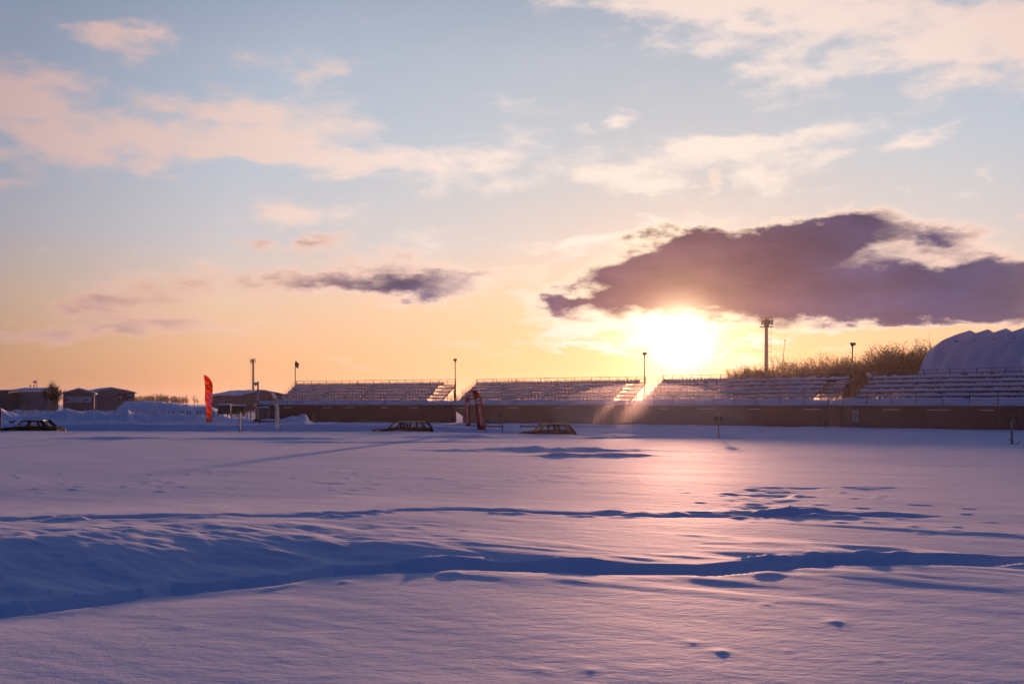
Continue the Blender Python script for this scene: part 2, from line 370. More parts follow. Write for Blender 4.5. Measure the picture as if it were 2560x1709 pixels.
def height(x, y):
    r = np.hypot(x, y)
    # broad swell and wind-packed relief of the field
    h = .05 * fbm(x / 9, y / 9, 3, 3)
    ca, sa = math.cos(R(-27)), math.sin(R(-27))
    u, v_ = x * ca + y * sa, -x * sa + y * ca
    sas = fbm(u / 2.4, v_ / .9, 4, 11, .5)
    amp = .010 * (1 - .6 * sst(r, 20, 60))
    band = np.exp(-((y - 12.6) / 2.6) ** 2) * sst(x, -3.5, 0)
    h = h + amp * sas + band * .10 * np.maximum(fbm(u / 2.6, v_ / .9, 3, 23, .45) - .02, 0)
    h = h + .0012 * fbm(u / .5, v_ / .16, 3, 31) * (1 - sst(r, 14, 40))
    # low scabs of crust
    sc_ = vnoise(u / .42, v_ / .26, 41)
    h = h + .014 * sst(sc_, .34, .48) * sst(vnoise(x / 6, y / 6, 43), -.05, .25)
    # the old rut with the drift bank behind it
    ry = np.interp(x, [p.x for p in RUTW], [p.y for p in RUTW]) + .12 * fbm(x / .8, x * 0 + 3, 2, 5)
    dd = y - ry
    crest = np.interp(x, [-9, -5, -3.6, -2.2, -.9, .3, 1.6, 3, 9], [.24, .22, .17, .13, .10, .06, .03, .02, .02])
    crest = crest * (1 + .25 * fbm(x / 1.1, y / 1.6, 3, 6))
    wall = np.interp(x, [-9, -5, -3.5, -2.2, -.9, .3, 1.6, 3, 9], [4.2, 3.8, 3.0, 2.3, 1.7, 1.0, .55, .40, .40])
    dep = np.interp(x, [-9, -4, -2, 0, 2, 9], [.10, .10, .10, .11, .15, .14])
    shelf = np.interp(x, [-9, -2, .5, 2, 9], [.35, .4, .34, .26, .25]) * (1 + .5 * fbm(x / .8, x * 0 + 7, 2, 8))
    prof = np.where(dd < 0, -dep * sst(dd, -.10, 0),
           np.where(dd < shelf, -dep, -dep + (dep + .01) * sst(dd, shelf, shelf + .20 + .16 * np.abs(fbm(x / 1.1, y / .7, 2, 81)))))
    prof = prof + np.where((dd > -.05) & (dd < .7), .07 * np.maximum(fbm(x / .45, y / .3, 3, 83), 0), 0)
    bank = crest * sst(dd, shelf * .6, wall) * (1 - sst(dd, wall, wall + 7.5))
    low = -.07 * np.exp(-((dd - .2) / 1.7) ** 2) * sst(-x, 0.5, 4.0)
    h = h + prof + bank + low + .05 * fbm(u / 1.3, v_ / .5, 4, 91, .55) * sst(dd, .3, 1.0) * (1 - sst(dd, wall, wall + 2.5)) * sst(-x, -1.0, 2.5)
    h = h + .05 * np.exp(-((dd + .25) / .16) ** 2) * np.maximum(vnoise(x / .35, x * 0 + 1, 9), 0)
    # trodden trail further out
    ty = np.interp(x, [p.x for p in TRAILW], [p.y for p in TRAILW]) + .10 * fbm(x / .9, x * 0 + 5, 3, 15)
    td = y - ty
    on = sst(x, -14, -9) * (1 - sst(x, 6.6, 7.2)) * (.55 + .9 * sst(vnoise(x / 1.3, x * 0 + 2, 17), -.3, .4))
    h = h - .09 * on * np.exp(-(td / .16) ** 2)
    lump = np.maximum(fbm(x / .55, y / .4, 3, 19) + .05, 0)
    clumps = sst(vnoise(x / 2.2, x * 0 + 4, 21), .02, .3)
    h = h + on * (.05 + .11 * clumps) * lump * np.exp(-((td - .35) / .33) ** 2) + .1 * on * lump * np.exp(-((td + .3) / .2) ** 2)
    # side path of footprints
    for a, b, wd in (((1907, 1220), (2217, 1219), .16), ((1850, 1235), (1960, 1238), .2), ((1905, 1222), (1912, 1282), .55), ((1975, 1275), (2060, 1276), .14)):
        A, B = gnd(*a), gnd(*b)
        ex, ey = B.x - A.x, B.y - A.y
        t = np.clip(((x - A.x) * ex + (y - A.y) * ey) / (ex * ex + ey * ey), 0, 1)
        dist = np.hypot(x - A.x - t * ex, y - A.y - t * ey)
        g = np.exp(-(dist / wd) ** 2)
        h = h - .03 * g * (.6 + 1.6 * np.maximum(vnoise(x / .35, y / .3, 25), -.3)) + .035 * lump * np.exp(-((dist - wd) / .25) ** 2)
    for px, py, hw, ph in MOUNDS:
        c = gnd(px, py); s = 1.25 * hw / FPX * c.y; zz = .26 * ph / FPX * c.y
        q = np.hypot((x - c.x) / s, (y - c.y) / (s * 1.2))
        near = q < 4
        h = h + np.where(near, zz * np.exp(-q ** 1.5 * 1.3), 0)
    for px, py, sx, sy, zz in ((1150, 1092, 3.5, 1.2, .12), (1350, 1126, 4.0, .8, .13), (1480, 1140, 2.0, .4, .10), (700, 1098, 4, .9, .10), (300, 1097, 3, .9, .10), (1600, 1092, 4, .7, .10), (950, 1105, 8, .25, .05)):
        c = gnd(px, py)
        h = h + zz * np.exp(-((x - c.x) / sx) ** 2 - ((y - c.y) / sy) ** 2) * (1 + fbm(x / .8, y / .5, 3, 61))
    # the cleared circuit beyond the field
    ey = edge_y(x); ed = y - ey
    tz = np.interp(x, *TRACK_Z)
    outer = np.interp(x, [-40, -10, 10, 40], [-.75, -.70, -.55, -.45])
    bankh = np.interp(x, [-60, -8, -2, 6, 40], [.26, .24, .05, -.25, -.35])
    h = h - .05 * sst(ed, -14, -2)
    field = sst(ed, 0, .9)
    lip = .05 * np.exp(-((ed + .5) / .7) ** 2) * (.4 + fbm(x / 1.6, y / 1.2, 3, 51))
    beyond = np.where(ed < 8.0, tz, np.where(ed < 12, tz + (bankh - tz) * sst(ed, 8.0, 9.1 + .5 * fbm(x / 2, y / 2, 2, 52)), bankh + (outer - bankh) * sst(ed, 12, 20)))
    beyond = beyond + np.where(ed > 9, .12 * fbm(x / 2.5, y / 2.5, 4, 53), 0)
    h = h * (1 - field) + beyond * field + lip
    # ploughed heaps on the far side, and the berms behind them
    for prof_, D0, sg in ((PILE, 86.0, 3.2), (BERM, 150.0, 9.0)):
        X = [(p - CX) / FPX * D0 for p, q in prof_]; Z = [EYE - (q - HZ) / FPX * D0 for p, q in prof_]
        z0 = np.interp(x * D0 / np.maximum(y, 1), X, Z)
        base = h
        g = np.exp(-(np.abs(y - D0) / sg) ** 2.2)
        ends = (1 - sst(x * D0 / np.maximum(y, 1), X[-1] - 3, X[-1]))
        crag = .34 * fbm(x / 1.5, y / 1.5, 4, 71, .65) * min(1.4, sg / 3)
        h = np.maximum(h, base + np.maximum(z0 + crag * (1 - .65 * np.exp(-((y - D0) / 1.2) ** 2)) - base, 0) * g * ends)
    return h

def ground_z(x, y):
    return float(height(np.array([float(x)]), np.array([float(y)]))[0])

def build_ground():
    ang = np.concatenate([np.linspace(-180, -44, 34, endpoint=False), np.linspace(-44, -36, 60, endpoint=False), np.linspace(-36, 36, 1000, endpoint=False), np.linspace(36, 44, 60, endpoint=False), np.linspace(44, 180, 35)])
    rad = [.6]
    while rad[-1] < 2200:
        r = rad[-1]; rad.append(r * (1.03 if r < 5 else 1.0042 if r < 105 else 1.012 if r < 220 else 1.06))
    rad = np.array(rad)
    A, Rr = np.meshgrid(np.radians(ang), rad)
    X = (np.sin(A) * Rr).ravel(); Y = (np.cos(A) * Rr).ravel()
    Z = height(X, Y)
    n, m = len(rad), len(ang)
    co = np.stack([X, Y, Z], 1)
    co = np.vstack([co, [[0, 0, ground_z(0, 0)]]])
    i = np.arange(n - 1)[:, None]; j = np.arange(m - 1)[None, :]
    a = i * m + j
    quads = np.stack([a, a + 1, a + m + 1, a + m], -1).reshape(-1, 4)[:, ::-1]
    me = bpy.data.meshes.new('ground')
    me.vertices.add(len(co)); me.vertices.foreach_set('co', co.astype(np.float32).ravel())
    fan = np.stack([np.full(m - 1, len(co) - 1), np.arange(m - 1), np.arange(1, m)], -1)[:, [0, 2, 1]]
    loops = np.concatenate([quads.ravel(), fan.ravel()]).astype(np.int32)
    starts = np.concatenate([np.arange(len(quads)) * 4, len(quads) * 4 + np.arange(len(fan)) * 3]).astype(np.int32)
    me.loops.add(len(loops)); me.loops.foreach_set('vertex_index', loops)
    me.polygons.add(len(starts)); me.polygons.foreach_set('loop_start', starts)
    me.update(calc_edges=True); me.validate()
    me.polygons.foreach_set('use_smooth', np.ones(len(me.polygons), bool))
    me.materials.append(SNOWF)
    o = bpy.data.objects.new('ground', me); o['kind'] = 'structure'
    return link(o)
build_ground()
#@@END_GROUND

# ------------------------------------------------------------------ grandstands on the raised deck
STEEL = mat('painted_steel', (.10, .075, .075), .55, .4, .25, 3)
PLANK = mat('weathered_plank', (.13, .09, .075), .8, 0, .35, 5)
SEATM = [mat('seat_blue', (.05, .055, .12), .5), mat('seat_red', (.16, .04, .05), .5)]
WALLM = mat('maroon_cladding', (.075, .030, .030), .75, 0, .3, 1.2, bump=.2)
WALLP = mat('hazed_cladding', (.085, .042, .040), .75, 0, .3, 1.2, bump=.2)  # lighter copy of the maroon cladding, haze put into its colour
K = 8662.0
ZF = lambda k: 2.13 + .452 * k
def back(px, h): D = K / h; return Vector(((px - CX) / FPX * D, D, 0))
ST = [(back(738, 58.9), back(1137, 63.3)), (back(1190, 64.0), back(1612, 71.3)), (back(1655, 72.9), back(2130, 84.0))]
a4, b4 = back(2182, 85.6), back(2560, 96.0)
ST.append((a4, a4 + (b4 - a4).normalized() * 24.5))
DECKZ, RUN, NROW = 1.68, .80, 6

def seat_mesh(m):
    b = MB(); wdt = .21
    # pan, curved up into a rounded backrest (faces -y)
    prof = [(-.20, .03), (-.18, .07), (.12, .05), (.17, .10), (.21, .24), (.24, .36)]
    rows = []
    for i, (y, z) in enumerate(prof):
        wd = wdt * (1 if i < 5 else .72)
        rows.append([Vector((x * wd, y, z + (.02 if abs(x) == 1 else 0))) for x in (-1, -.4, .4, 1)])
    b.grid(rows)
    rows2 = [[p + Vector((0, .02, -.03)) for p in r] for r in rows]
    b.grid(rows2)
    n = len(prof)
    b.grid([rows[-1], rows2[-1]]); b.grid([rows[0], rows2[0]])
    b.grid([[r[0] for r in rows], [r[0] for r in rows2]]); b.grid([[r[-1] for r in rows], [r[-1] for r in rows2]])
    b.box((0, .0, .0), (.12, .25, .05))
    return b.mesh('seat', m)
SEATS = [seat_mesh(m) for m in SEATM]
post_cache = {}
def post_mesh(h, wd=.05):
    k = (round(h, 3), wd)
    if k not in post_cache:
        post_cache[k] = MB().box((0, 0, h / 2), (wd, wd, h)).mesh('post', STEEL)
    return post_cache[k]

LAB = ['grandstand farthest left, its flag-topped pole at the left end', 'grandstand behind the two red feather flags, second from the left',
       'grandstand under the setting sun, with the tall floodlight mast behind it', 'nearest grandstand on the far right, in front of the white ribbed hangar']
fronts = []
for si, (A, B) in enumerate(ST):
    u = (B - A).normalized(); L = (B - A).length
    nrm = Vector((-abs(u.y), -u.x, 0)).normalized()
    if nrm.dot(-A) < 0: nrm = -nrm
    rz = math.atan2(u.y, u.x)
    o = thing('grandstand', (A.x, A.y, 0), LAB[si], 'grandstand', 'snow-covered grandstands around the circuit', rz)
    # local frame: x along the stand, -y towards the field, z up
    fronts.append((A + nrm * 5.7, B + nrm * 5.7))
    srg = random.Random(100 + si)
    aisle = L - 1.9
    for k in range(NROW):
        y = -(5 - k) * RUN; z = ZF(k)
        pl = MB().box((L / 2, y + .02, z - .06), (L, .44, .12)).build('bench_plank', PLANK, o)
        nseat = int((L if k == 5 else aisle) / .5)
        nseat = min(nseat, 49)
        hs = []; deep = .55 + .45 * (si / 3)
        for q in range(nseat):
            inst('seat', SEATS[0 if srg.random() < .6 else 1], pl, (.28 + q * .5, y, z))
            hs.append((.10 + .11 * srg.random() + .07 * deep) * (1.0 if srg.random() > .12 else .55))
        # snow heaped on the seats: one soft lump for each, merging with its neighbours
        rows = []; per = 7
        for q in range(nseat):
            for i in range(per):
                t = (i + .5) / per
                g = math.sin(math.pi * t) ** .55
                nb = hs[q - 1] if (t < .5 and q > 0) else (hs[q + 1] if t > .5 and q < nseat - 1 else hs[q])
                hh = hs[q] * g + (1 - g) * min(hs[q], nb) * (.45 + .35 * deep)
                x = .28 + (q - .5 + t) * .5
                w_ = .16 + .10 * g + .06 * deep
                jy = srg.uniform(-.01, .01)
                rows.append([Vector((x, y - .21, z + .004)), Vector((x, y - .22 - w_ * .2 + jy, z + .03 + hh * .3)), Vector((x, y - .15 + jy, z + .05 + hh * .85)),
                             Vector((x, y + .02, z + .06 + hh)), Vector((x, y + .14, z + .07 + hh * .9)), Vector((x, y + .19, z + .05))])
        MB().grid(rows).build('snow_ridge', SNOW, pl, smooth=True)
        # a thinner layer on the free end of the plank
        if k < 5:
            sx0, sx1 = .28 + nseat * .5, L
            rows = []
            for i in range(10):
                x = sx0 + (sx1 - sx0) * i / 9; hh = .05 + .07 * srg.random()
                rows.append([Vector((x, y - .21, z + .002)), Vector((x, y - .17, z + hh)), Vector((x, y + .15, z + hh)), Vector((x, y + .21, z + .002))])
            MB().grid(rows).build('snow_ridge', SNOW, pl, smooth=True)
            st_ = MB().box((L - .8, y + .42, z + .19), (1.3, .26, .05)).build('step', PLANK, o)
            MB().grid([[Vector((L - 1.45 + 1.3 * i / 6, y + .30 + .24 * j / 3, z + .217 + (.07 if 0 < j < 3 else 0) * srg.uniform(.6, 1.2))) for j in range(4)] for i in range(7)]).build('snow_ridge', SNOW, st_, smooth=True)
    # raking beams and the legs under them
    nb_ = int(L / 3.0)
    for i in range(nb_ + 1):
        x = .15 + (L - .3) * i / nb_
        rk = MB().beam((x, -4.3, DECKZ + .1), (x, .25, ZF(5) - .16), .07, .16).build('raker', STEEL, o)
        MB().box((x, .1, (ZF(5) - .3 - .6) / 2), (.09, .09, ZF(5) - .3 + .6)).build('leg', STEEL, rk)
        MB().box((x, -2.0, (ZF(3) - .55 - .6) / 2 ), (.08, .08, ZF(3) - .55 + .6)).build('leg', STEEL, rk)
    # back rail
    zt = 5.15
    for zr in (zt, zt - .32, zt - .62):
        MB().tube((0, .3, zr), (L, .3, zr), .03, n=5).build('rail', STEEL, o)
    npost = int(L / 1.25)
    for i in range(npost + 1):
        inst('post', post_mesh(zt - ZF(5) + .1, .05 if i % 2 else .07), o, (L * i / npost, .3, ZF(5) - .1))
    # stair rails down the left flank, along the slope of the rows
    slope = (ZF(5) - ZF(0)) / (5 * RUN)
    for xx in (-.05,):
        for dz in (.76, .40):
            MB().tube((xx, -4.9, ZF(0) - .5 + dz), (xx, .3, ZF(5) + dz), .022, n=5).build('rail', STEEL, o)
        for i in range(7):
            y = -4.7 + i * .8
            inst('post', post_mesh(.80, .04), o, (xx, y, ZF(5) + (y - .3) * slope))
        if si in (0, 1, 2):
            # right flank end frame
            MB().tube((L + .02, .3, 5.15), (L + .02, .3, DECKZ), .03, n=5).build('post', STEEL, o)
            MB().tube((L + .02, .3, 4.2), (L + .02, -3.9, ZF(0) + .2), .022, n=5).build('rail', STEEL, o)

# deck, cladding wall and front railing follow the stands in one continuous line
deck = thing('stand_deck', (0, 0, 0), 'long raised deck with maroon cladding and rail below all the grandstands', 'deck')
line = []
A0, B0 = fronts[0]
line.append(A0 - (B0 - A0).normalized() * 3.0)
for i, (a, b) in enumerate(fronts):
    line += [a, b]
def inward(p, q): 
    t = (q - p).normalized(); n_ = Vector((t.y, -t.x, 0)); return n_ if n_.dot(-p) > 0 else -n_
pan_cache = {}
GAP = []
for i in range(len(line) - 1):
    p, q = line[i], line[i + 1]
    t = (q - p).normalized(); n_ = inward(p, q); L = (q - p).length; rz = math.atan2(t.y, t.x)
    # deck slab
    dk = MB().prism([p + Vector((0, 0, DECKZ - .12)), q + Vector((0, 0, DECKZ - .12)), q - n_ * 1.9 + Vector((0, 0, DECKZ - .12)), p - n_ * 1.9 + Vector((0, 0, DECKZ - .12))], (0, 0, .12)).build('deck_slab', PLANK, deck)
    # snow blown up the deck against the lowest row
    rows = []; N = max(2, int(L / .25)); srg = random.Random(300 + i)
    for j in range(N + 1):
        c = p + t * (L * j / N); e = .5 + .5 * math.sin(j * .21 + i) * srg.uniform(.4, 1)
        hz = .16 + .20 * e + .14 * (i / 7)
        rows.append([c + Vector((0, 0, DECKZ + .005)), c - n_ * .08 + Vector((0, 0, DECKZ + .10 + .05 * e)), c - n_ * .7 + Vector((0, 0, DECKZ + .16 + hz * .4)), c - n_ * 1.3 + Vector((0, 0, DECKZ + .22 + hz)), c - n_ * 1.95 + Vector((0, 0, DECKZ + .20 + hz))])
    MB().grid(rows).build('snow_ridge', SNOW, dk, smooth=True)
    # cladding panels with narrow joints
    npan = max(1, round(L / 2.4)); pw = L / npan
    for j in range(npan):
        c = p + t * (pw * (j + .5))
        x_ = c.x / c.y * FPX + CX
        if 1121 < x_ < 1150 and not GAP:            # the way through under the deck
            GAP.append((c, t, n_, pw)); continue
        key = round(pw, 2)
        hazed = 1140 < x_ < 1900  # hazy stretch of wall, painted lighter through the panel material
        key = (key, hazed)
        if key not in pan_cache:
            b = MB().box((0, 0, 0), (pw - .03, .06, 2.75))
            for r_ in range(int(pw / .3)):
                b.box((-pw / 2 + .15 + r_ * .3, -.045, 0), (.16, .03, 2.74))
            pan_cache[key] = b.mesh('panel', WALLP if hazed else WALLM)
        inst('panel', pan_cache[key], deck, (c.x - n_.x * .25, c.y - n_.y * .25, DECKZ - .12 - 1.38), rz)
    # fascia board
    MB().beam(p + Vector((0, 0, DECKZ - .07)), q + Vector((0, 0, DECKZ - .07)), .05, .16).build('fascia', STEEL, deck)
    # railing
    nr = max(1, round(L / 2.5))
    for j in range(nr + (1 if i == len(line) - 2 else 0)):
        c = p + t * (L * j / nr) - n_ * .06
        inst('post', post_mesh(1.18, .06), deck, (c.x, c.y, DECKZ), rz)
    for zr in (1.16, .80, .48, .20):
        MB().tube(p - n_ * .06 + Vector((0, 0, DECKZ + zr)), q - n_ * .06 + Vector((0, 0, DECKZ + zr)), .018, n=5).build('rail', STEEL, deck)
    # patches of snow caught on the ledge under the deck edge
    for j in range(int(L / 5.2)):
        c = p + t * (L * (j + srg.uniform(.2, .8)) / max(1, int(L / 5.2))); ln = srg.uniform(.5, 1.1)
        MB().prism([c + t * -ln + n_ * -.18 + Vector((0, 0, DECKZ - .42)), c + t * ln + n_ * -.18 + Vector((0, 0, DECKZ - .42)), c + t * ln * .8 + n_ * -.06 + Vector((0, 0, DECKZ - .44)), c + t * -ln * .8 + n_ * -.06 + Vector((0, 0, DECKZ - .44))], (0, 0, .035)).build('snow_patch', SNOW, deck, smooth=True)
# corner posts where the wall turns
for p in line[1:-1]:
    MB().box((p.x - .0, p.y + .28, DECKZ - .14 - 1.4), (.55, .3, 2.7)).build('corner_post', WALLM, deck)
# sloping head of the passage
if GAP:
    c, t, n_, pw = GAP[0]
    o_ = c - n_ * .25
    MB().prism([o_ - t * pw / 2 + Vector((0, 0, DECKZ - .12)), o_ + t * pw / 2 + Vector((0, 0, DECKZ - .12)), o_ + t * pw / 2 + Vector((0, 0, .15)), o_ + t * (pw * .28) + Vector((0, 0, .15)), o_ - t * (pw * .20) + Vector((0, 0, .85)), o_ - t * pw / 2 + Vector((0, 0, .85))], n_ * .06).build('panel', WALLP, deck)
    MB().prism([o_ + t * (pw * .28) + Vector((0, 0, .15)), o_ + t * pw / 2 + Vector((0, 0, .15)), o_ + t * pw / 2 + Vector((0, 0, -1.1)), o_ + t * (pw * .28) + Vector((0, 0, -1.1))], n_ * .06).build('panel', WALLP, deck)
    MB().prism([o_ - t * pw / 2 + Vector((0, 0, .85)), o_ - t * (pw * .20) + Vector((0, 0, .85)), o_ - t * (pw * .20) + Vector((0, 0, -1.1)), o_ - t * pw / 2 + Vector((0, 0, -1.1))], n_ * .06).build('panel', WALLP, deck)

def wall_point(px):                       # where a photo column meets the cladding
    tn = (px - CX) / FPX
    for i in range(len(line) - 1):
        p, q = line[i], line[i + 1]; dd = q - p
        s_ = (tn * p.y - p.x) / (dd.x - tn * dd.y)
        if -1e-6 <= s_ <= 1:
            return p + dd * s_, dd.normalized(), inward(p, q)
    p, q = line[-2], line[-1]; return q, (q - p).normalized(), inward(p, q)

# sector number board: 2 over 5
def text_mesh(body, size, name, m, extrude=.004, bold=0.0):
    cu = bpy.data.curves.new(name, 'FONT'); cu.body = body; cu.size = size; cu.extrude = extrude; cu.offset = bold
    cu.align_x = 'CENTER'; cu.align_y = 'CENTER'; cu.resolution_u = 3
    tmp = bpy.data.objects.new(name, cu); COL.objects.link(tmp)
    bpy.context.view_layer.update()
    me = bpy.data.meshes.new_from_object(tmp.evaluated_get(bpy.context.evaluated_depsgraph_get()))
    bpy.data.objects.remove(tmp); bpy.data.curves.remove(cu)
    me.materials.clear(); me.materials.append(m); me.name = name
    return me
c, t, n_ = wall_point(2137)
rzb = math.atan2(t.y, t.x)
PLATE = mat('sign_plate', (.42, .40, .43), .6, 0, .15, 4); BLACK = mat('dark_lettering', (.02, .018, .02), .6)
sg = thing('sector_sign', (c.x - n_.x * .12, c.y - n_.y * .12, 0), 'white two-plate number sign reading 2 over 5 on the cladding', 'sign', None, rzb)
sc_ = c.y / FPX
for py0, py1, ch in ((1024, 1039, '2'), (1041, 1055, '5')):
    zc = EYE - ((py0 + py1) / 2 - HZ) * sc_; hh = (py1 - py0) * sc_
    pl = MB().box((0, 0, zc), (15 * sc_, .02, hh)).build('plate', PLATE, sg)
    tm = text_mesh(ch, hh * 1.15, 'numeral', BLACK, bold=.012)
    o_ = bpy.data.objects.new('numeral', tm); o_.rotation_euler = (R(90), 0, 0); o_.location = (0, -.016, zc); link(o_, pl)
    o_.scale = (1.15, 1, 1)

# low red kick-board half buried along the foot of the stands
KB = mat('red_board', (.17, .045, .04), .8, 0, .3, 4)
for (xa, ya, xb, yb, D, lab) in ((786, 1058.5, 943, 1060, 112, 'long low red board half buried in snow left of the estate car'), (1065, 1060.5, 1260, 1064, 108, 'low red board half buried in snow behind the red flags'), (1300, 1063.5, 1545, 1066, 104, 'thin red board half buried in snow beyond the two-door car')):
    p, q = at(xa, ya, D), at(xb, yb, D - 4)
    kb = thing('kick_board', (p.x, p.y, 0), lab, 'board', 'red boards at the foot of the stands')
    o0 = Vector((p.x, p.y, 0)); n = 7
    for j in range(n):
        a = p.lerp(q, j / n) - o0; b = p.lerp(q, (j + .97) / n) - o0
        a.z -= .28; b.z -= .28
        MB().beam(a, b, .05, .55).build('board', KB, kb)
        pz = ground_z(a.x + o0.x, a.y + o0.y)
        MB().box((a.x, a.y + .05, (a.z + .3 + pz - .3) / 2), (.08, .06, a.z + .3 - pz + .3)).build('post', KB, kb)
#@@END_STANDS

# ------------------------------------------------------------------ cars on the circuit
def glass_mat():
    m = bpy.data.materials.new('car_glass'); m.use_nodes = True
    t = NT(m.node_tree); t.n.remove(t.n['Principled BSDF'])
    tr = t.node('ShaderNodeBsdfTransparent'); tr.inputs[0].default_value = (.95, .95, .95, 1)
    gl = t.node('ShaderNodeBsdfGlossy'); gl.inputs['Roughness'].default_value = .05; gl.inputs[0].default_value = (.8, .8, .8, 1)
    mx = t.node('ShaderNodeMixShader'); mx.inputs[0].default_value = .05; t.l.new(tr.outputs[0], mx.inputs[1]); t.l.new(gl.outputs[0], mx.inputs[2])
    t.l.new(mx.outputs[0], t.n['Material Output'].inputs[0])
    return m
GLASS = glass_mat()
RUBBER = mat('tyre_rubber', (.015, .015, .016), .85); RIMM = mat('wheel_steel', (.25, .25, .26), .4, .8)
TRIM = mat('black_trim', (.02, .02, .022), .6); CLOTH = mat('dark_upholstery', (.03, .028, .03), .9)
LAMP = mat('headlight_lens', (.75, .7, .6), .15, 0, spec=.8); TAIL = mat('tail_lens', (.35, .03, .02), .3)
HLIT = bpy.data.materials.new('lit_headlight'); HLIT.use_nodes = True
HLIT.node_tree.nodes['Principled BSDF'].inputs['Emission Color'].default_value = (1, .72, .42, 1)
HLIT.node_tree.nodes['Principled BSDF'].inputs['Emission Strength'].default_value = 3.0

def person(parent_loc, rz, label, jacket, hgt=0.0):
    """seated driver: one skinned body, arms reaching to the wheel; local -x is forward"""
    J = {'pelvis': (0, 0, .0, .15), 'waist': (.03, 0, .18, .14), 'chest': (.06, 0, .40, .165), 'neck': (.05, 0, .56, .06), 'chin': (.02, 0, .63, .075), 'head': (.03, 0, .73, .105), 'crown': (.035, 0, .82, .07),
         'nose': (-.085, 0, .70, .02)}
    E = [('pelvis', 'waist'), ('waist', 'chest'), ('chest', 'neck'), ('neck', 'chin'), ('chin', 'head'), ('head', 'crown'), ('head', 'nose')]
    for s, n in ((-1, 'l'), (1, 'r')):
        J.update({n + 'sh': (.05, .19 * s, .48, .07), n + 'el': (-.12, .25 * s, .28, .05), n + 'wr': (-.36, .15 * s, .36, .035), n + 'ha': (-.43, .12 * s, .39, .038),
                  n + 'hip': (-.05, .10 * s, -.01, .10), n + 'kn': (-.46, .13 * s, .08, .07), n + 'an': (-.70, .12 * s, -.26, .05), n + 'toe': (-.86, .12 * s, -.26, .04)})
        E += [('chest', n + 'sh'), (n + 'sh', n + 'el'), (n + 'el', n + 'wr'), (n + 'wr', n + 'ha'), ('pelvis', n + 'hip'), (n + 'hip', n + 'kn'), (n + 'kn', n + 'an'), (n + 'an', n + 'toe')]
    nm = list(J)
    me = bpy.data.meshes.new('person'); me.from_pydata([J[k][:3] for k in nm], [(nm.index(a), nm.index(b)) for a, b in E], [])
    o = bpy.data.objects.new('person', me); COL.objects.link(o)
    o.modifiers.new('skin', 'SKIN'); 
    if not me.skin_vertices:
        bpy.context.view_layer.objects.active = o; bpy.ops.mesh.customdata_skin_add()
    for i, k in enumerate(nm):
        me.skin_vertices[0].data[i].radius = (J[k][3], J[k][3])
    me.skin_vertices[0].data[0].use_root = True
    sb = o.modifiers.new('sub', 'SUBSURF'); sb.levels = 1; sb.render_levels = 2
    me.materials.append(mat(jacket, (.03, .026, .03), .9))
    o.location = parent_loc; o.rotation_euler = (0, 0, rz)
    tag(o, label, 'person', 'drivers in the cars')
    # cap of hair
    hb = MB(); rows = []
    for i in range(5):
        a = i / 4 * math.pi * .55
        rows.append([Vector((.035 + .112 * math.sin(a) * math.cos(2 * math.pi * j / 10), .108 * math.sin(a) * math.sin(2 * math.pi * j / 10), .735 + .125 * math.cos(a))) for j in range(10)])
    hb.grid(rows, close=True); hb.build('hair', mat('dark_hair', (.02, .015, .012), .8), o, smooth=True)
    return o

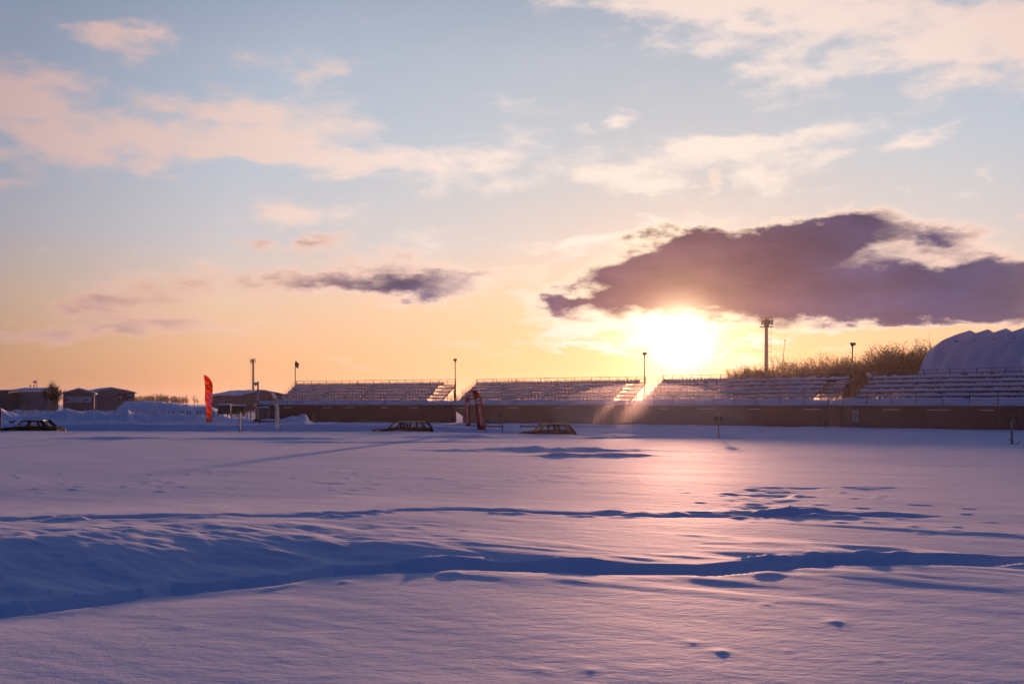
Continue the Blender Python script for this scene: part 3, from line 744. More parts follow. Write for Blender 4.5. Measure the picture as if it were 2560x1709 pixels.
def car(name, label, loc, rz, P):
    """nose at -x, ground at z = 0"""
    L, Wd, H = P['L'], P['W'], P['H']; belt = P['belt']; hw = Wd / 2
    paint = mat(P['paint'][0], P['paint'][1], .8, .0, spec=.04)
    o = thing(name, loc, label, 'car', None, rz)
    # lower body: side outline lofted across the width with rounded flanks
    out = P['outline']                                 # top edge, nose -> tail (x, z)
    x0, x1 = -L / 2, L / 2
    st = [(-1.0, .0, .62), (-.97, .55, .9), (-.86, .96, 1), (0, 1, 1), (.86, .96, 1), (.97, .55, .9), (1.0, .0, .62)]
    rows = []
    ys = [(-hw, -.05, .16), (-hw + .03, -.015, .05), (-hw * .8, 0, 0), (0, .012, 0), (hw * .8, 0, 0), (hw - .03, -.015, .05), (hw, -.05, .16)]
    for y, dz, dn in ys:
        r = []
        for i, (x, z) in enumerate(out):
            r.append(Vector((x * (1 - .012 * (abs(y) / hw) ** 4), y, z + dz)))
        for x, z in ((x1 - .02, .42), (x1 - .10, .25), (x0 + .10, .25), (x0 + .03, .42)):
            r.append(Vector((x, y * (.97 if z < .4 else 1.01), z)))
        rows.append(r)
    b = MB().grid(rows, close=True)
    n = len(rows[0])
    b.add(rows[0], [tuple(range(n))]); b.add(rows[-1], [tuple(range(n))])
    b.build('body', paint, o)
    for y in (-hw - .003, hw + .003):                  # waist trim strips
        MB().box((0, y, .60), (L * .86, .012, .04)).build('trim_strip', TRIM, o)
    for x in (x0 - .02, x1 + .02):
        MB().box((x, 0, .46), (.09, Wd * .96, .11)).build('bumper', TRIM, o, bevel=.02)
    # greenhouse
    g = P['green']                                     # (belt x, roof x) for each pillar, front -> rear
    inb, inr = hw - .06, hw - .17
    zb, zr = belt - .02, H - .05
    rf = []
    xa, xb = g[0][1], g[-1][1]
    for j in range(9):
        t = -1 + 2 * j / 8
        rf.append([Vector((xa - .03 + (xb - xa + .06) * i / 6, t * (inr + .02), zr + (.055 - .02 * (abs(2 * i / 6 - 1)) ** 3) * (1 - abs(t) ** 4) - (.02 if abs(t) == 1 else 0))) for i in range(7)])
    rb = MB().grid(rf); rb.grid([[p - Vector((0, 0, .045)) for p in r] for r in rf])
    rb.grid([rf[0], [p - Vector((0, 0, .045)) for p in rf[0]]]); rb.grid([rf[-1], [p - Vector((0, 0, .045)) for p in rf[-1]]])
    rb.grid([[r[0] for r in rf], [r[0] - Vector((0, 0, .045)) for r in rf]]); rb.grid([[r[-1] for r in rf], [r[-1] - Vector((0, 0, .045)) for r in rf]])
    roof = rb.build('roof', mat(P['paint'][0] + '_roof', P['paint'][1], .4, 0, spec=.5), o, smooth=False)
    for s in (-1, 1):
        for i, (bx, rx, wd) in enumerate(g):
            MB().beam((bx, s * inb, zb - .03), (rx, s * inr, zr), wd, .05, up=(0, 1, 0)).build('pillar', paint, o)
        MB().beam((g[0][0], s * (inb + .005), zb), (g[-1][0], s * (inb + .005), zb), .05, .09).build('sill', TRIM, o)
        MB().beam((g[0][1] - .02, s * (inr + .005), zr - .025), (g[-1][1] + .02, s * (inr + .005), zr - .025), .05, .10).build('roof_rail', paint, o)
        for i in range(len(g) - 1):
            (b0, r0, w0), (b1, r1, w1) = g[i], g[i + 1]
            e = .02
            pts = [Vector((b0, s * (inb - .005), zb)), Vector((b1, s * (inb - .005), zb)), Vector((r1, s * (inr - .005), zr)), Vector((r0, s * (inr - .005), zr))]
            MB().prism(pts, (0, -s * .006, 0)).build('side_window', GLASS, o)
        for bx, rx in P.get('bars', ()):
            MB().beam((bx, s * inb, zb), (rx, s * inr, zr), .025, .03, up=(0, 1, 0)).build('window_bar', TRIM, o)
        mir = MB().box((g[0][0] + .18, s * (hw + .06), belt + .06), (.07, .13, .10)).build('mirror', TRIM, o, bevel=.02)
    for k, nm in ((0, 'windscreen'), (-1, 'rear_window')):
        bx, rx, _ = g[k]
        MB().prism([Vector((bx, -inb, zb)), Vector((bx, inb, zb)), Vector((rx, inr, zr)), Vector((rx, -inr, zr))], (.006, 0, 0)).build(nm, GLASS, o)
    # wheels
    for x in (x0 + P['wx'][0], x1 - P['wx'][1]):
        for s in (-1, 1):
            wh = MB().tube((x, s * (hw - .17), .29), (x, s * (hw - .01), .29), .29, n=18).build('wheel', RUBBER, o)
            MB().tube((x, s * (hw - .02), .29), (x, s * (hw + .005), .29), .17, n=14).build('rim', RIMM, wh)
    for s in (-1, 1):
        MB().tube((x0 - .015, s * (hw - .26), .62), (x0 + .04, s * (hw - .26), .62), .085, n=14).build('headlight', HLIT if P.get('lit') else LAMP, o)
        MB().box((x1 + .0, s * (hw - .16), .66), (.05, .22, .14)).build('taillight', TAIL, o)
        MB().box((g[0][0] - .02 + .42, s * (hw + .004), belt - .13), (.13, .02, .025)).build('door_handle', TRIM, o)
    # seats and wheel
    xs = P['seat']
    for s in (-1, 1):
        sb_ = MB().box((xs - .05, s * .36, .50), (.5, .46, .16)).build('front_seat', CLOTH, o, bevel=.03)
        MB().beam((xs + .17, s * .36, .55), (xs + .32, s * .36, 1.06), .44, .13, up=(1, 0, 0)).build('seat_back', CLOTH, sb_)
    MB().box((xs + 1.0, 0, .62), (.5, 1.15, .3)).build('rear_seat', CLOTH, o, bevel=.03)
    rows = [[Vector((xs - .46 - .08 * math.sin(2 * math.pi * j / 16) + .012 * math.cos(a), -.36 + .19 * math.cos(2 * math.pi * j / 16) + .0, .87 + .17 * math.sin(2 * math.pi * j / 16) + .012 * math.sin(a))) for j in range(16)] for a in (0, 1.57, 3.14, 4.71, 6.28)]
    MB().grid(rows, close=True).build('steering_wheel', TRIM, o)
    return o

def place(px, gap, roof_py, H):
    x = 0.0
    for _ in range(6):
        D = float(edge_y(x)) + gap; x = (px - CX) / FPX * D
    z = EYE - (roof_py - HZ) / FPX * D - H
    return Vector((x, D, z))

# dark four-door saloon at the left edge
p = place(79, 2.4, 1049, 1.44)
saloon = dict(L=4.20, W=1.62, H=1.44, belt=.99, paint=('black_paint', (.006, .006, .007)), lit=True, wx=(.80, .95), seat=-.12,
    outline=[(-2.10, .62), (-2.07, .84), (-1.6, .90), (-1.0, .96), (-.72, .99), (1.05, .99), (1.35, .96), (1.95, .93), (2.08, .88), (2.10, .62)],
    green=[(-.78, -.32, .09), (.12, .18, .14), (.88, .70, .10), (1.36, .92, .24)], bars=((.62, .50),))
saloon_o = car('saloon_car', 'black four-door saloon car behind the snow at the left edge', p, R(2), saloon)
person(p + Matrix.Rotation(R(2), 3, 'Z') @ Vector((-.05, -.36, .60)), R(2), 'driver in dark clothes at the wheel of the black saloon', 'black_jacket')
# estate car
p = place(1006, 3.0, 1053, 1.46)
estate = dict(L=4.10, W=1.62, H=1.46, belt=1.02, paint=('dark_red_paint', (.025, .008, .008)), wx=(.80, .95), seat=-.12,
    outline=[(-2.05, .62), (-2.02, .90), (-1.6, .95), (-1.0, .99), (-.72, 1.02), (1.05, 1.02), (1.6, 1.02), (1.95, 1.01), (2.03, .92), (2.05, .62)],
    green=[(-.78, -.32, .09), (.10, .14, .13), (.80, .80, .13), (1.30, 1.24, .12), (1.94, 1.60, .15)], bars=((.58, .58),))
car('estate_car', 'dark red estate car nosing into the snow left of the red flags', p, R(24), estate)
person(p + Matrix.Rotation(R(24), 3, 'Z') @ Vector((-.05, -.36, .60)), R(24), 'driver in dark clothes inside the dark red estate car', 'black_jacket')
for dx, s in ((-.45, -.3), (-.15, .1)):
    pass
# short two-door off-roader
p = place(1367, 2.6, 1058, 1.60)
niva = dict(L=3.66, W=1.66, H=1.60, belt=1.17, paint=('brown_paint', (.03, .012, .008)), wx=(.72, .74), seat=-.02,
    outline=[(-1.83, .74), (-1.80, .98), (-1.4, 1.08), (-.9, 1.14), (-.62, 1.17), (.9, 1.17), (1.5, 1.16), (1.74, 1.13), (1.82, 1.0), (1.83, .74)],
    green=[(-.70, -.22, .10), (.70, .58, .18), (1.58, 1.26, .14)], bars=((-.36, -.36),))
car('off_roader', 'short brown two-door off-roader right of the red feather flags', p, R(8), niva)
person(p + Matrix.Rotation(R(8), 3, 'Z') @ Vector((.02, -.36, .70)), R(8), 'driver in dark clothes inside the brown off-roader', 'black_jacket')

# ------------------------------------------------------------------ feather flags
def cloth_mat(name, col, trans=.55, pattern=None):
    m = bpy.data.materials.new(name); m.use_nodes = True
    t = NT(m.node_tree); b = t.n['Principled BSDF']; b.inputs['Roughness'].default_value = .8
    b.inputs['Specular IOR Level'].default_value = .1
    tl = t.node('ShaderNodeBsdfTranslucent')
    if pattern == 'flame':
        co = t.node('ShaderNodeTexCoord').outputs['Object']
        wv = t.node('ShaderNodeTexWave', wave_type='BANDS', bands_direction='DIAGONAL'); wv.inputs['Scale'].default_value = 1.1; wv.inputs['Distortion'].default_value = 5.0; wv.inputs['Detail'].default_value = 3; wv.inputs['Detail Scale'].default_value = 1.6
        t.l.new(co, wv.inputs[0])
        c = t.ramp(wv.outputs['Fac'], [(.25, (.75, .045, .01)), (.45, (.85, .16, .01)), (.8, (.85, .30, .03))])
        t.l.new(c, b.inputs['Base Color']); t.l.new(c, tl.inputs[0])
    else:
        b.inputs['Base Color'].default_value = tuple(col) + (1,); tl.inputs[0].default_value = tuple(col) + (1,)
    mx = t.node('ShaderNodeMixShader'); mx.inputs[0].default_value = trans
    t.l.new(b.outputs[0], mx.inputs[1]); t.l.new(tl.outputs[0], mx.inputs[2]); t.l.new(mx.outputs[0], t.n['Material Output'].inputs[0])
    return m
REDF = cloth_mat('red_flag_cloth', (.30, .004, .008), .3); ORF = cloth_mat('orange_flag_cloth', (.8, .15, .02), .6, 'flame'); WHF = cloth_mat('white_flag_cloth', (.55, .60, .66), .3)
INKW = mat('white_print', (.62, .60, .72), .8); INKR = mat('crimson_print', (.28, .015, .03), .8)

def interp_rows(rows, t):                             # rows: (py, xl, xr) top -> bottom
    ys = [r[0] for r in rows]
    return np.interp(t, ys, [r[1] for r in rows]), np.interp(t, ys, [r[2] for r in rows])

def emblem_mesh(rad, m):
    """round emblem: two swept commas nested into a ring"""
    b = MB()
    for k in range(2):
        ph = math.pi * k + .5
        ro, ri = [], []
        for i in range(15):
            t = i / 14; a = ph + t * 3.5
            r1 = rad * (1 - .30 * max(0, t - .72) / .28)
            wdt = rad * (.16 + .42 * math.sin(math.pi * min(1, .12 + t * .95)) ** .8)
            ro.append(Vector((r1 * math.cos(a), 0, r1 * math.sin(a)))); ri.append(Vector(((r1 - wdt) * math.cos(a), 0, (r1 - wdt) * math.sin(a))))
        b.grid([ro, ri]); 
    return b
def feather(name, label, rows, D, clothm, foot_py, text=None, ink=None, emb=None, emb_ink=None, orange=False):
    s = D / FPX
    xr_b = rows[-1][2]
    base = at(xr_b, foot_py, D); base.z = min(base.z, ground_z(base.x, base.y)) if orange else base.z
    o = thing(name, base, label, 'flag', 'feather flags beside the circuit')
    def P3(px, py, off=0.0):
        q = at(px, py, D) - base
        q.y += .12 * math.sin((py - rows[0][0]) * .06) * (1 if orange else .7) + .10 * math.sin((px - xr_b) * .25) + off
        return q
    N, Mx = 40, 7
    grid = []
    for i in range(N + 1):
        py = rows[0][0] + (rows[-1][0] - rows[0][0]) * i / N
        xl, xr = interp_rows(rows, py)
        grid.append([P3(xl + (xr - xl) * j / Mx, py) for j in range(Mx + 1)])
    b = MB().grid(grid); b.grid([[p + Vector((0, .006, 0)) for p in r] for r in grid])
    cl = b.build('banner', clothm, o, smooth=True)
    pole = MB(); prev = None
    for i in range(N + 1):
        cur = grid[i][-1] + Vector((.012, 0, 0))
        if prev is not None: pole.tube(prev, cur, .013, n=5, caps=False)
        prev = cur
    bot = Vector((prev.x, prev.y, min(0, ground_z(base.x, base.y) - base.z) - .2))
    pole.tube(prev, bot, .015, n=5)
    pole.build('pole', TRIM, o)
    if text:
        (tx0, ty0), (tx1, ty1), size = text             # baseline run in photo pixels: start (low) -> end (high)
        me = text_mesh('TAKAYAMA', 1.0, 'lettering', ink, extrude=0, bold=.012)
        xs = [v.co.x for v in me.vertices]; w0, w1 = min(xs), max(xs)
        for v in me.vertices:
            t = (v.co.x - w0) / (w1 - w0)
            px = tx0 + (tx1 - tx0) * t + (-v.co.y) * size * 1.0
            py = ty0 + (ty1 - ty0) * t
            px -= 0
            q = P3(px, py, -.022); v.co = q
        ob = bpy.data.objects.new('lettering', me); link(ob, cl)
    if emb:
        ex, ey, er = emb
        eb = emblem_mesh(er, emb_ink)
        eb.v = [tuple(P3(ex + v[0] * .8, ey - v[2], -.022)) for v in eb.v]
        eb.build('emblem', emb_ink, cl)
    if orange:
        # white lettering strokes, two upright columns, and a pale swoosh below them
        r2 = random.Random(4); mk = MB()
        for cx_, y0, y1 in ((513.8, 984, 1002), (525.5, 982, 1008)):
            y = y0
            while y < y1:
                hh = r2.uniform(1.6, 2.6); a = r2.uniform(-1.2, 1.2)
                pts = [P3(cx_ - 2.8, y + a, -.022), P3(cx_ + 2.8, y - a, -.022), P3(cx_ + 2.8, y - a + hh * .5, -.022), P3(cx_ - 2.8, y + a + hh * .5, -.022)]
                mk.add(pts, [(0, 1, 2, 3)]); 
                if r2.random() < .7: mk.add([P3(cx_ - 2.8, y + a, -.022), P3(cx_ - 1.4, y + a, -.022), P3(cx_ - 1.2, y + a + hh * 1.1, -.022), P3(cx_ - 2.6, y + a + hh * 1.1, -.022)], [(0, 1, 2, 3)])
                y += hh * 1.15
        mk.build('lettering', INKW, cl)
        sw = MB()
        sw.grid([[P3(x, y, -.022) for x, y in ((517, 1007), (520, 1009), (524, 1011.5), (529, 1012.5))], [P3(x, y, -.022) for x, y in ((518, 1010), (521, 1013.5), (525, 1015), (529, 1014.5))]]).build('swoosh', INKW, cl)
        for y0, y1, dx in ((962, 960, 0), (970, 966.5, 0)):
            st = MB().grid([[P3(511.5 + (17.5) * j / 6, y0 + (y1 - y0) * j / 6 + .6 * math.sin(j), -.02) for j in range(7)], [P3(511.5 + 17.5 * j / 6, y0 + 2.6 + (y1 - y0) * j / 6 + .6 * math.sin(j), -.02) for j in range(7)]])
            st.build('stripe', mat('scarlet_print', (.5, .012, .008), .8), cl)
        MB().grid([[P3(x, 1044.2, -.02) for x in (517, 522, 528)], [P3(x, 1045.6, -.02) for x in (517, 522, 528)]]).build('stripe', INKW, cl)
    return o
zx = lambda x: 1130 + x / 12.0625
zy = lambda y: 960 + y / 12.0625
def rows_of(lst, fx, fy): return [(fy(y), fx(a), fx(b)) for y, a, b in lst]
red1 = rows_of([(178, 540, 640), (190, 545, 700), (220, 562, 745), (300, 605, 830), (380, 640, 885), (480, 675, 922), (600, 702, 945), (750, 715, 966), (900, 722, 985), (1050, 732, 1000), (1200, 750, 1010), (1385, 778, 1020)], zx, zy)
feather('feather_flag', 'larger tilted dark red feather flag with white TAKAYAMA lettering', red1, 68.0, REDF, 1080, ((zx(905), zy(1250)), (zx(820), zy(640)), 8.6), INKW, (zx(795), zy(505), 7.5), INKW)
red2 = rows_of([(330, 455, 480), (370, 435, 512), (430, 410, 524), (550, 388, 533), (800, 382, 545), (1050, 388, 548), (1200, 415, 550), (1262, 425, 550)], zx, zy)
feather('feather_flag', 'smaller upright red feather flag with pale TAKAYAMA lettering', red2, 84.0, REDF, 1067, ((zx(466), zy(1190)), (zx(462), zy(700)), 6.0), INKW, (zx(464), zy(605), 5.6), INKW)
qx = lambda x: 490 + x / 9.505
qy = lambda y: 920 + y / 9.505
wh = rows_of([(550, 1765, 1800), (560, 1770, 1830), (630, 1795, 1900), (700, 1815, 1938), (760, 1832, 1948), (850, 1858, 1962), (1000, 1876, 1976), (1200, 1880, 1990), (1430, 1882, 2004)], qx, qy)
feather('feather_flag', 'white feather flag with dark TAKAYAMA lettering and red emblem', wh, 70.5, WHF, 1078, ((qx(1918), qy(1320)), (qx(1900), qy(870)), 7.2), BLACK, (qx(1888), qy(778), 6.6), INKR)
orr = rows_of([(160, 170, 200), (180, 175, 250), (230, 178, 310), (300, 183, 350), (380, 190, 374), (500, 197, 379), (700, 210, 380), (800, 216, 380), (870, 250, 376), (950, 260, 370), (1100, 255, 367), (1280, 236, 358)], qx, qy)
feather('feather_flag', 'tall orange feather flag with flame pattern on the snow bank', orr, 82.0, ORF, 1062, orange=True)
edge = [(992, -25, -14), (1000, -23, -4), (1012, -20, 0), (1030, -17, 2), (1060, -15, 3), (1074, -15, 3)]
feather('feather_flag', 'dark red feather flag cut off by the left edge', edge, 70.0, REDF, 1078)

# ------------------------------------------------------------------ circuit signal stakes
WOOD = mat('grey_wood', (.28, .20, .17), .8, 0, .3, 8); YEL = mat('yellow_paint', (.30, .20, .04), .6)
def stake(px, top, foot, D, label, tilt=0.0, boxes=True):
    base = at(px, foot, D); base.z = min(base.z, ground_z(base.x, base.y) + .02)
    h = EYE - (top - HZ) / FPX * D - base.z
    o = thing('signal_stake', base, label, 'stake', 'signal stakes along the circuit')
    MB().beam((0, 0, -.3), (tilt * .05, 0, h), .09, .07).build('stake', WOOD, o)
    if boxes:
        rot = Matrix.Rotation(tilt, 3, 'Y')
        MB().box((-.12, -.04, h - .12), (.26, .12, .24), rot).build('lamp_box', BLACK, o)
        MB().box((.16, -.02, h - .10), (.16, .10, .22), rot).build('lamp_box', BLACK, o)
        MB().box((.02, -.05, h - .13), (.05, .10, .26), rot).build('bracket', YEL, o)
    b = MB()
    for k in range(5):
        a = 1.3 * k; b.tube((.05 * k, 0, .02), (.05 * k + .35 * math.cos(a), .1 * math.sin(a), .04 + .15 * (k % 3)), .012, n=4)
    b.build('cable', TRIM, o)
    return o
stake(1256, 1034, 1080, 66, 'signal stake with dark lamp boxes right of the large red flag')
stake(1797, 1040, 1093, 56, 'signal stake with dark lamp boxes below the setting sun')
stake(2530, 1039, 1111, 47, 'signal stake with tilted lamp box at the right edge', R(-28))
stake(600, 1030, 1077, 67, 'bare wooden stake with a dark cap left of the white flag', 0, False)
#@@END_CARS

# ------------------------------------------------------------------ tall masts and lamp posts
MAST = mat('mast_steel', (.07, .06, .055), .6, .5, .2, 2)
def mast(px, top, D, headw, label, ladder):
    X = (px - CX) / FPX * D; zt = EYE + (HZ - top) / FPX * D; zb = ground_z(X, D) - .2
    o = thing('floodlight_mast', (X, D, zb), label, 'mast', 'floodlight masts'); h = zt - zb
    n = 6; b = MB()
    for k in range(n):
        b.tube((0, 0, h * .97 * k / n), (0, 0, h * .97 * (k + 1) / n), .62 - .22 * k / n, .62 - .22 * (k + 1) / n, n=10, caps=(k == n - 1))
    b.build('shaft', MAST, o)
    hw = headw / 2; hh = headw * .78
    for z in (h, h - hh):
        MB().box((0, 0, z), (headw, headw * .55, .14)).build('platform', MAST, o)
    for x in (-hw + .08, -hw * .5, 0, hw * .5, hw - .08):
        MB().box((x, -headw * .25, h - hh / 2), (.08, .08, hh)).build('frame_bar', MAST, o)
        MB().box((x, headw * .25, h - hh / 2), (.08, .08, hh)).build('frame_bar', MAST, o)
    MB().box((0, 0, h - hh * .6), (1.1, .9, hh * .9)).build('cable_cabinet', MAST, o)
    for i, x in enumerate((-.8, -.4, .4, .8)):
        for z in (h - hh * .38, h - hh * .62):
            MB().box((x * hw, -headw * .29, z), (headw * .15, .3, hh * .20), Matrix.Rotation(R(20), 3, 'X')).build('floodlight', TRIM, o)
    MB().box((0, -headw * .27, h - hh * .5), (headw, .06, .1)).build('frame_bar', MAST, o)
    k = 0; z = h - hh - 1.5
    MB().tube((ladder * 1.15, 0, 2), (ladder * 1.15, 0, h - hh), .035, n=5).build('ladder_rail', MAST, o)
    while z > 4:
        MB().box((ladder * .8, 0, z), (1.0, .10, .08)).build('rung', MAST, o); z -= 1.55
    return o
mast(1916, 794, 245, 2.95, 'thick tall floodlight mast behind the grandstand right of the sun', 1)
mast(633, 896, 480, 2.9, 'distant slim floodlight mast behind the dark hall on the left', -1)

def lamp_post(px, top, D, label, flag=False, foot=None):
    X = (px - CX) / FPX * D; zt = EYE + (HZ - top) / FPX * D; zb = ground_z(X, D) - .2
    o = thing('lamp_post', (X, D, zb), label, 'lamp post', 'lamp posts between the grandstands'); h = zt - zb
    MB().tube((0, 0, 0), (0, 0, h), .10, .06, n=8).build('post', MAST, o)
    b = MB(); 
    if flag:
        b.grid([[Vector((.02 + .55 * i / 5 * (1 - .25 * j / 4), .10 * math.sin(i * 1.3 + j), h - .02 - .13 * j - .10 * i * (j / 4) + .10 * (3 - j) * (1 - i / 5) - .1 * i / 5 * (4 - j) / 2)) for j in range(5)] for i in range(6)])
        b.build('pennant', cloth_mat('grey_pennant', (.06, .05, .06), .3), o)
    else:
        b.box((.02, -.12, h + .02), (.50, .42, .26), Matrix.Rotation(R(12), 3, 'X')); b.box((-.1, 0, h - .16), (.06, .1, .2)); b.box((.1, 0, h - .16), (.06, .1, .2))
        b.build('lamp_head', MAST, o, bevel=.03)
        MB().box((0, 0, h * .97 - .1), (.3, .06, .05)).build('bracket', MAST, o)
    return o
lamp_post(738, 905, 148, 'slim pole with a dark pennant at the left end of the stands', True)
lamp_post(1138, 899, 139, 'lamp post between the first and second grandstands from the left')
lamp_post(1611, 884, 124, 'lamp post between two grandstands just left of the sun')
lamp_post(2131, 860, 106, 'lamp post in front of the bare shrubs near the hangar')

# fallen leaning lamp behind the second stand
p = at(1381, 972, 137); q = at(1362, 944.5, 137)
lp = thing('leaning_board', (p.x, p.y, p.z), 'thin board leaning over the back rail of the second grandstand', 'board')
MB().beam((0, 0, -.8), q - p, .13, .06).build('board', WOOD, lp)
MB().box(q - p, (.22, .12, .10)).build('cap', STEEL, lp)

# watch platform with a slanting aerial
D = 150.0
p = at(1966, 935, D); zb = ground_z(p.x, p.y)
tw = thing('watch_platform', (p.x, p.y, zb), 'small steel platform with slanting aerial right of the floodlight mast', 'platform')
z0 = EYE + (HZ - 921) / FPX * D - zb; z1 = EYE + (HZ - 908) / FPX * D - zb
for x in (-.75, .75):
    for y in (-.6, .6):
        MB().box((x * .55, y, z0 / 2), (.09, .09, z0)).build('leg', MAST, tw)
        MB().box((x, y, (z0 + z1) / 2), (.07, .07, z1 - z0)).build('post', MAST, tw)
MB().box((0, 0, z0), (1.7, 1.4, .12)).build('floor_plate', MAST, tw)
for z in (z1, (z0 + z1) / 2):
    for y in (-.6, .6): MB().box((0, y, z), (1.6, .06, .06)).build('rail', MAST, tw)
for k in range(6): MB().box((.0, -.62, z0 - .35 - k * .35), (.7, .05, .05)).build('rung', MAST, tw)
aa = at(1956, 912, D) - Vector((p.x, p.y, zb)); bb = at(1962.5, 851, D) - Vector((p.x, p.y, zb))
MB().tube(aa, bb, .07, .03, n=6).build('aerial', MAST, tw)
MB().box(bb, (.14, .14, .22)).build('aerial_tip', MAST, tw)

# searchlight behind the last stand
p = at(2169, 937, 112)
se = thing('searchlight', (p.x, p.y, ground_z(p.x, p.y)), 'round white searchlight on a post between the two right grandstands', 'lamp')
hz_ = p.z - ground_z(p.x, p.y)
MB().tube((0, 0, 0), (0, 0, hz_ - .2), .05, n=6).build('post', MAST, se)
MB().tube((.2, -.25, hz_ - .15), (-.05, .1, hz_ + .1), .27, .18, n=14).build('lamp_head', mat('pale_enamel', (.6, .58, .6), .3), se)

# ------------------------------------------------------------------ ribbed hangar
D0 = 118.0
s4 = (ST[3][1] - ST[3][0]).normalized()
ax = Vector((s4.x, s4.y, 0)); inn = Vector((-ax.y, ax.x, 0))
if inn.y < 0: inn = -inn
sh0 = at(2326, 855, D0)                               # shoulder at the left end
hg = thing('hangar', (sh0.x, sh0.y, 0), 'big white snow-dusted hangar with ribbed fabric cover on the right', 'hangar')
zs = sh0.z; rz0 = at(2415, 829, D0 + 7).z
HC = mat('hangar_fabric', (.62, .66, .72), .7, 0, .10, .35, bump=.15)
# half profile measured from the shoulder: (towards the middle, height)
prof = [(-6.9, -.9), (-5.9, zs * .18), (-3.9, zs * .50), (-1.2, zs * .88), (-.45, zs * .965), (.3, zs * 1.0), (1.2, zs * 1.035), (4.5, zs + (rz0 - zs) * .62), (8.0, rz0), (8.2, rz0)]
full = prof + [(16.4 - x, z) for x, z in prof[::-1][1:]]
PITCH, NB = 2.15, 17
rows = []
for i in range(NB * 6 + 1):
    tt = i / 6; ph = tt - math.floor(tt)
    r = []
    for x, z in full:
        up = max(0.0, min(1.0, (z - 1.0) / (zs - 1.0)))
        sag = .95 * (abs(ph - .5) * 2) ** 1.05 * (.35 + .65 * up)
        sx = (8.2 - x) / 13
        q = ax * (tt * PITCH) + inn * (x + sag * sx * .55) + Vector((0, 0, z - sag * (.25 + .75 * max(0, up - .5) * 1.6)))
        r.append(q)
    rows.append(r)
cov = MB().grid(rows).build('cover', HC, hg, smooth=True)
e = MB(); 
for k in range(len(full) - 1):
    pass
for kk, rr in ((0, rows[0]), (1, rows[-1])):
    MB().prism(rr, ax * (.05 if kk == 0 else -.05)).build('gable_end', HC, hg)
edge_b = MB()
for k in range(len(full) - 1): edge_b.tube(rows[0][k], rows[0][k + 1], .16, n=8, caps=False)
edge_b.build('edge_roll', HC, hg, smooth=True)
for i in range(1, NB):
    q = ax * (i * PITCH + PITCH / 2 - .2) + inn * .1 + Vector((0, 0, zs * 1.0))
    MB().box(q, (.34, .20, .10), Matrix.Rotation(math.atan2(ax.y, ax.x), 3, 'Z')).build('vent_flap', TRIM, hg)

# ------------------------------------------------------------------ sheds on the left
ROOFS = SNOW
def gable_house(name, label, corner_px, base_py, D, yaw, wid, lng, eave, ridge, wallm, hip=False):
    c = at(corner_px, base_py, D)
    o = thing(name, (c.x, c.y, c.z - .5), label, 'building', None, R(yaw))     # local: -x along the long side, +y.. gable runs +x'
    # local frame: gable along +x, long side along +y rotated by yaw; near corner at the origin
    e, rg = eave + .5, ridge + .5
    g = [Vector((0, 0, 0)), Vector((wid, 0, 0)), Vector((wid, 0, e)), Vector((wid / 2, 0, rg)), Vector((0, 0, e))]
    MB().prism(g, (0, lng, 0)).build('wall', wallm, o)
    th = .22
    for s in (0, 1):
        x0_, x1_ = (-.25, wid / 2) if s == 0 else (wid + .25, wid / 2)
        dz = (rg - e) / (wid / 2) * .25
        rows = []
        y0_, y1_ = -.25, lng + .25
        for i in range(13):
            y = y0_ + (y1_ - y0_) * i / 12
            rows.append([Vector((x0_ + (x1_ - x0_) * j / 5, y, e - dz + (rg - e + dz) * j / 5 + th + .05 * math.sin(i * 1.7 + j))) for j in range(6)])
        b = MB().grid(rows); low = [[Vector((p.x, p.y, p.z - th)) for p in r] for r in rows]
        b.grid(low); b.grid([rows[0], low[0]]); b.grid([rows[-1], low[-1]]); b.grid([[r[0] for r in rows], [r[0] for r in low]])
        rf = b.build('roof', SNOW, o, smooth=False)
    for x0_, x1_ in ((-.28, wid / 2), (wid + .28, wid / 2)):
        MB().beam((x0_, -.28, e - .02), (x1_, -.28, rg + .10), .06, .16, up=(0, 1, 0)).build('bargeboard', TRIM, o)
    return o, e, rg
GREY = mat('grey_sheet', (.17, .165, .18), .7, 0, .15, .8); BRN = mat('brown_sheet', (.115, .075, .08), .7, 0, .2, .8); TAUPE = mat('taupe_sheet', (.17, .135, .15), .7, 0, .15, .8); PLUM = mat('plum_sheet', (.06, .042, .062), .7, 0, .2, .8); NAVY = mat('navy_sheet', (.025, .032, .055), .6)
def zat(py, D): return EYE - (py - HZ) / FPX * D
# right-hand shed with the dark banner
D = 170.0
zb_ = zat(1022, D)
o, e, rg = gable_house('shed', 'taupe gabled shed with a dark red banner, rightmost of the left buildings', 226, 1022, D, 32, 7.2, 13, zat(982, D) - zb_, zat(970.5, D + 2) - zb_, TAUPE)
bn = MB().box((5.7, -.09, 2.55), (2.55, .04, 1.25)).build('banner', mat('maroon_banner', (.12, .03, .04), .7), o)
for i, (x, z, l, a) in enumerate(((4.75, 2.45, .75, .9), (5.0, 2.6, .5, -.7), (6.4, 2.95, .9, 0), (6.5, 2.15, .8, 0), (6.6, 2.6, .3, .5))):
    MB().box((x, -.125, z), (l, .02, .10), Matrix.Rotation(a, 3, 'Y')).build('marking', INKW, bn)
for x in (2.0, 3.2): MB().box((x, -.16, 2.35), (.28, .3, .18)).build('wall_lamp', TRIM, o)
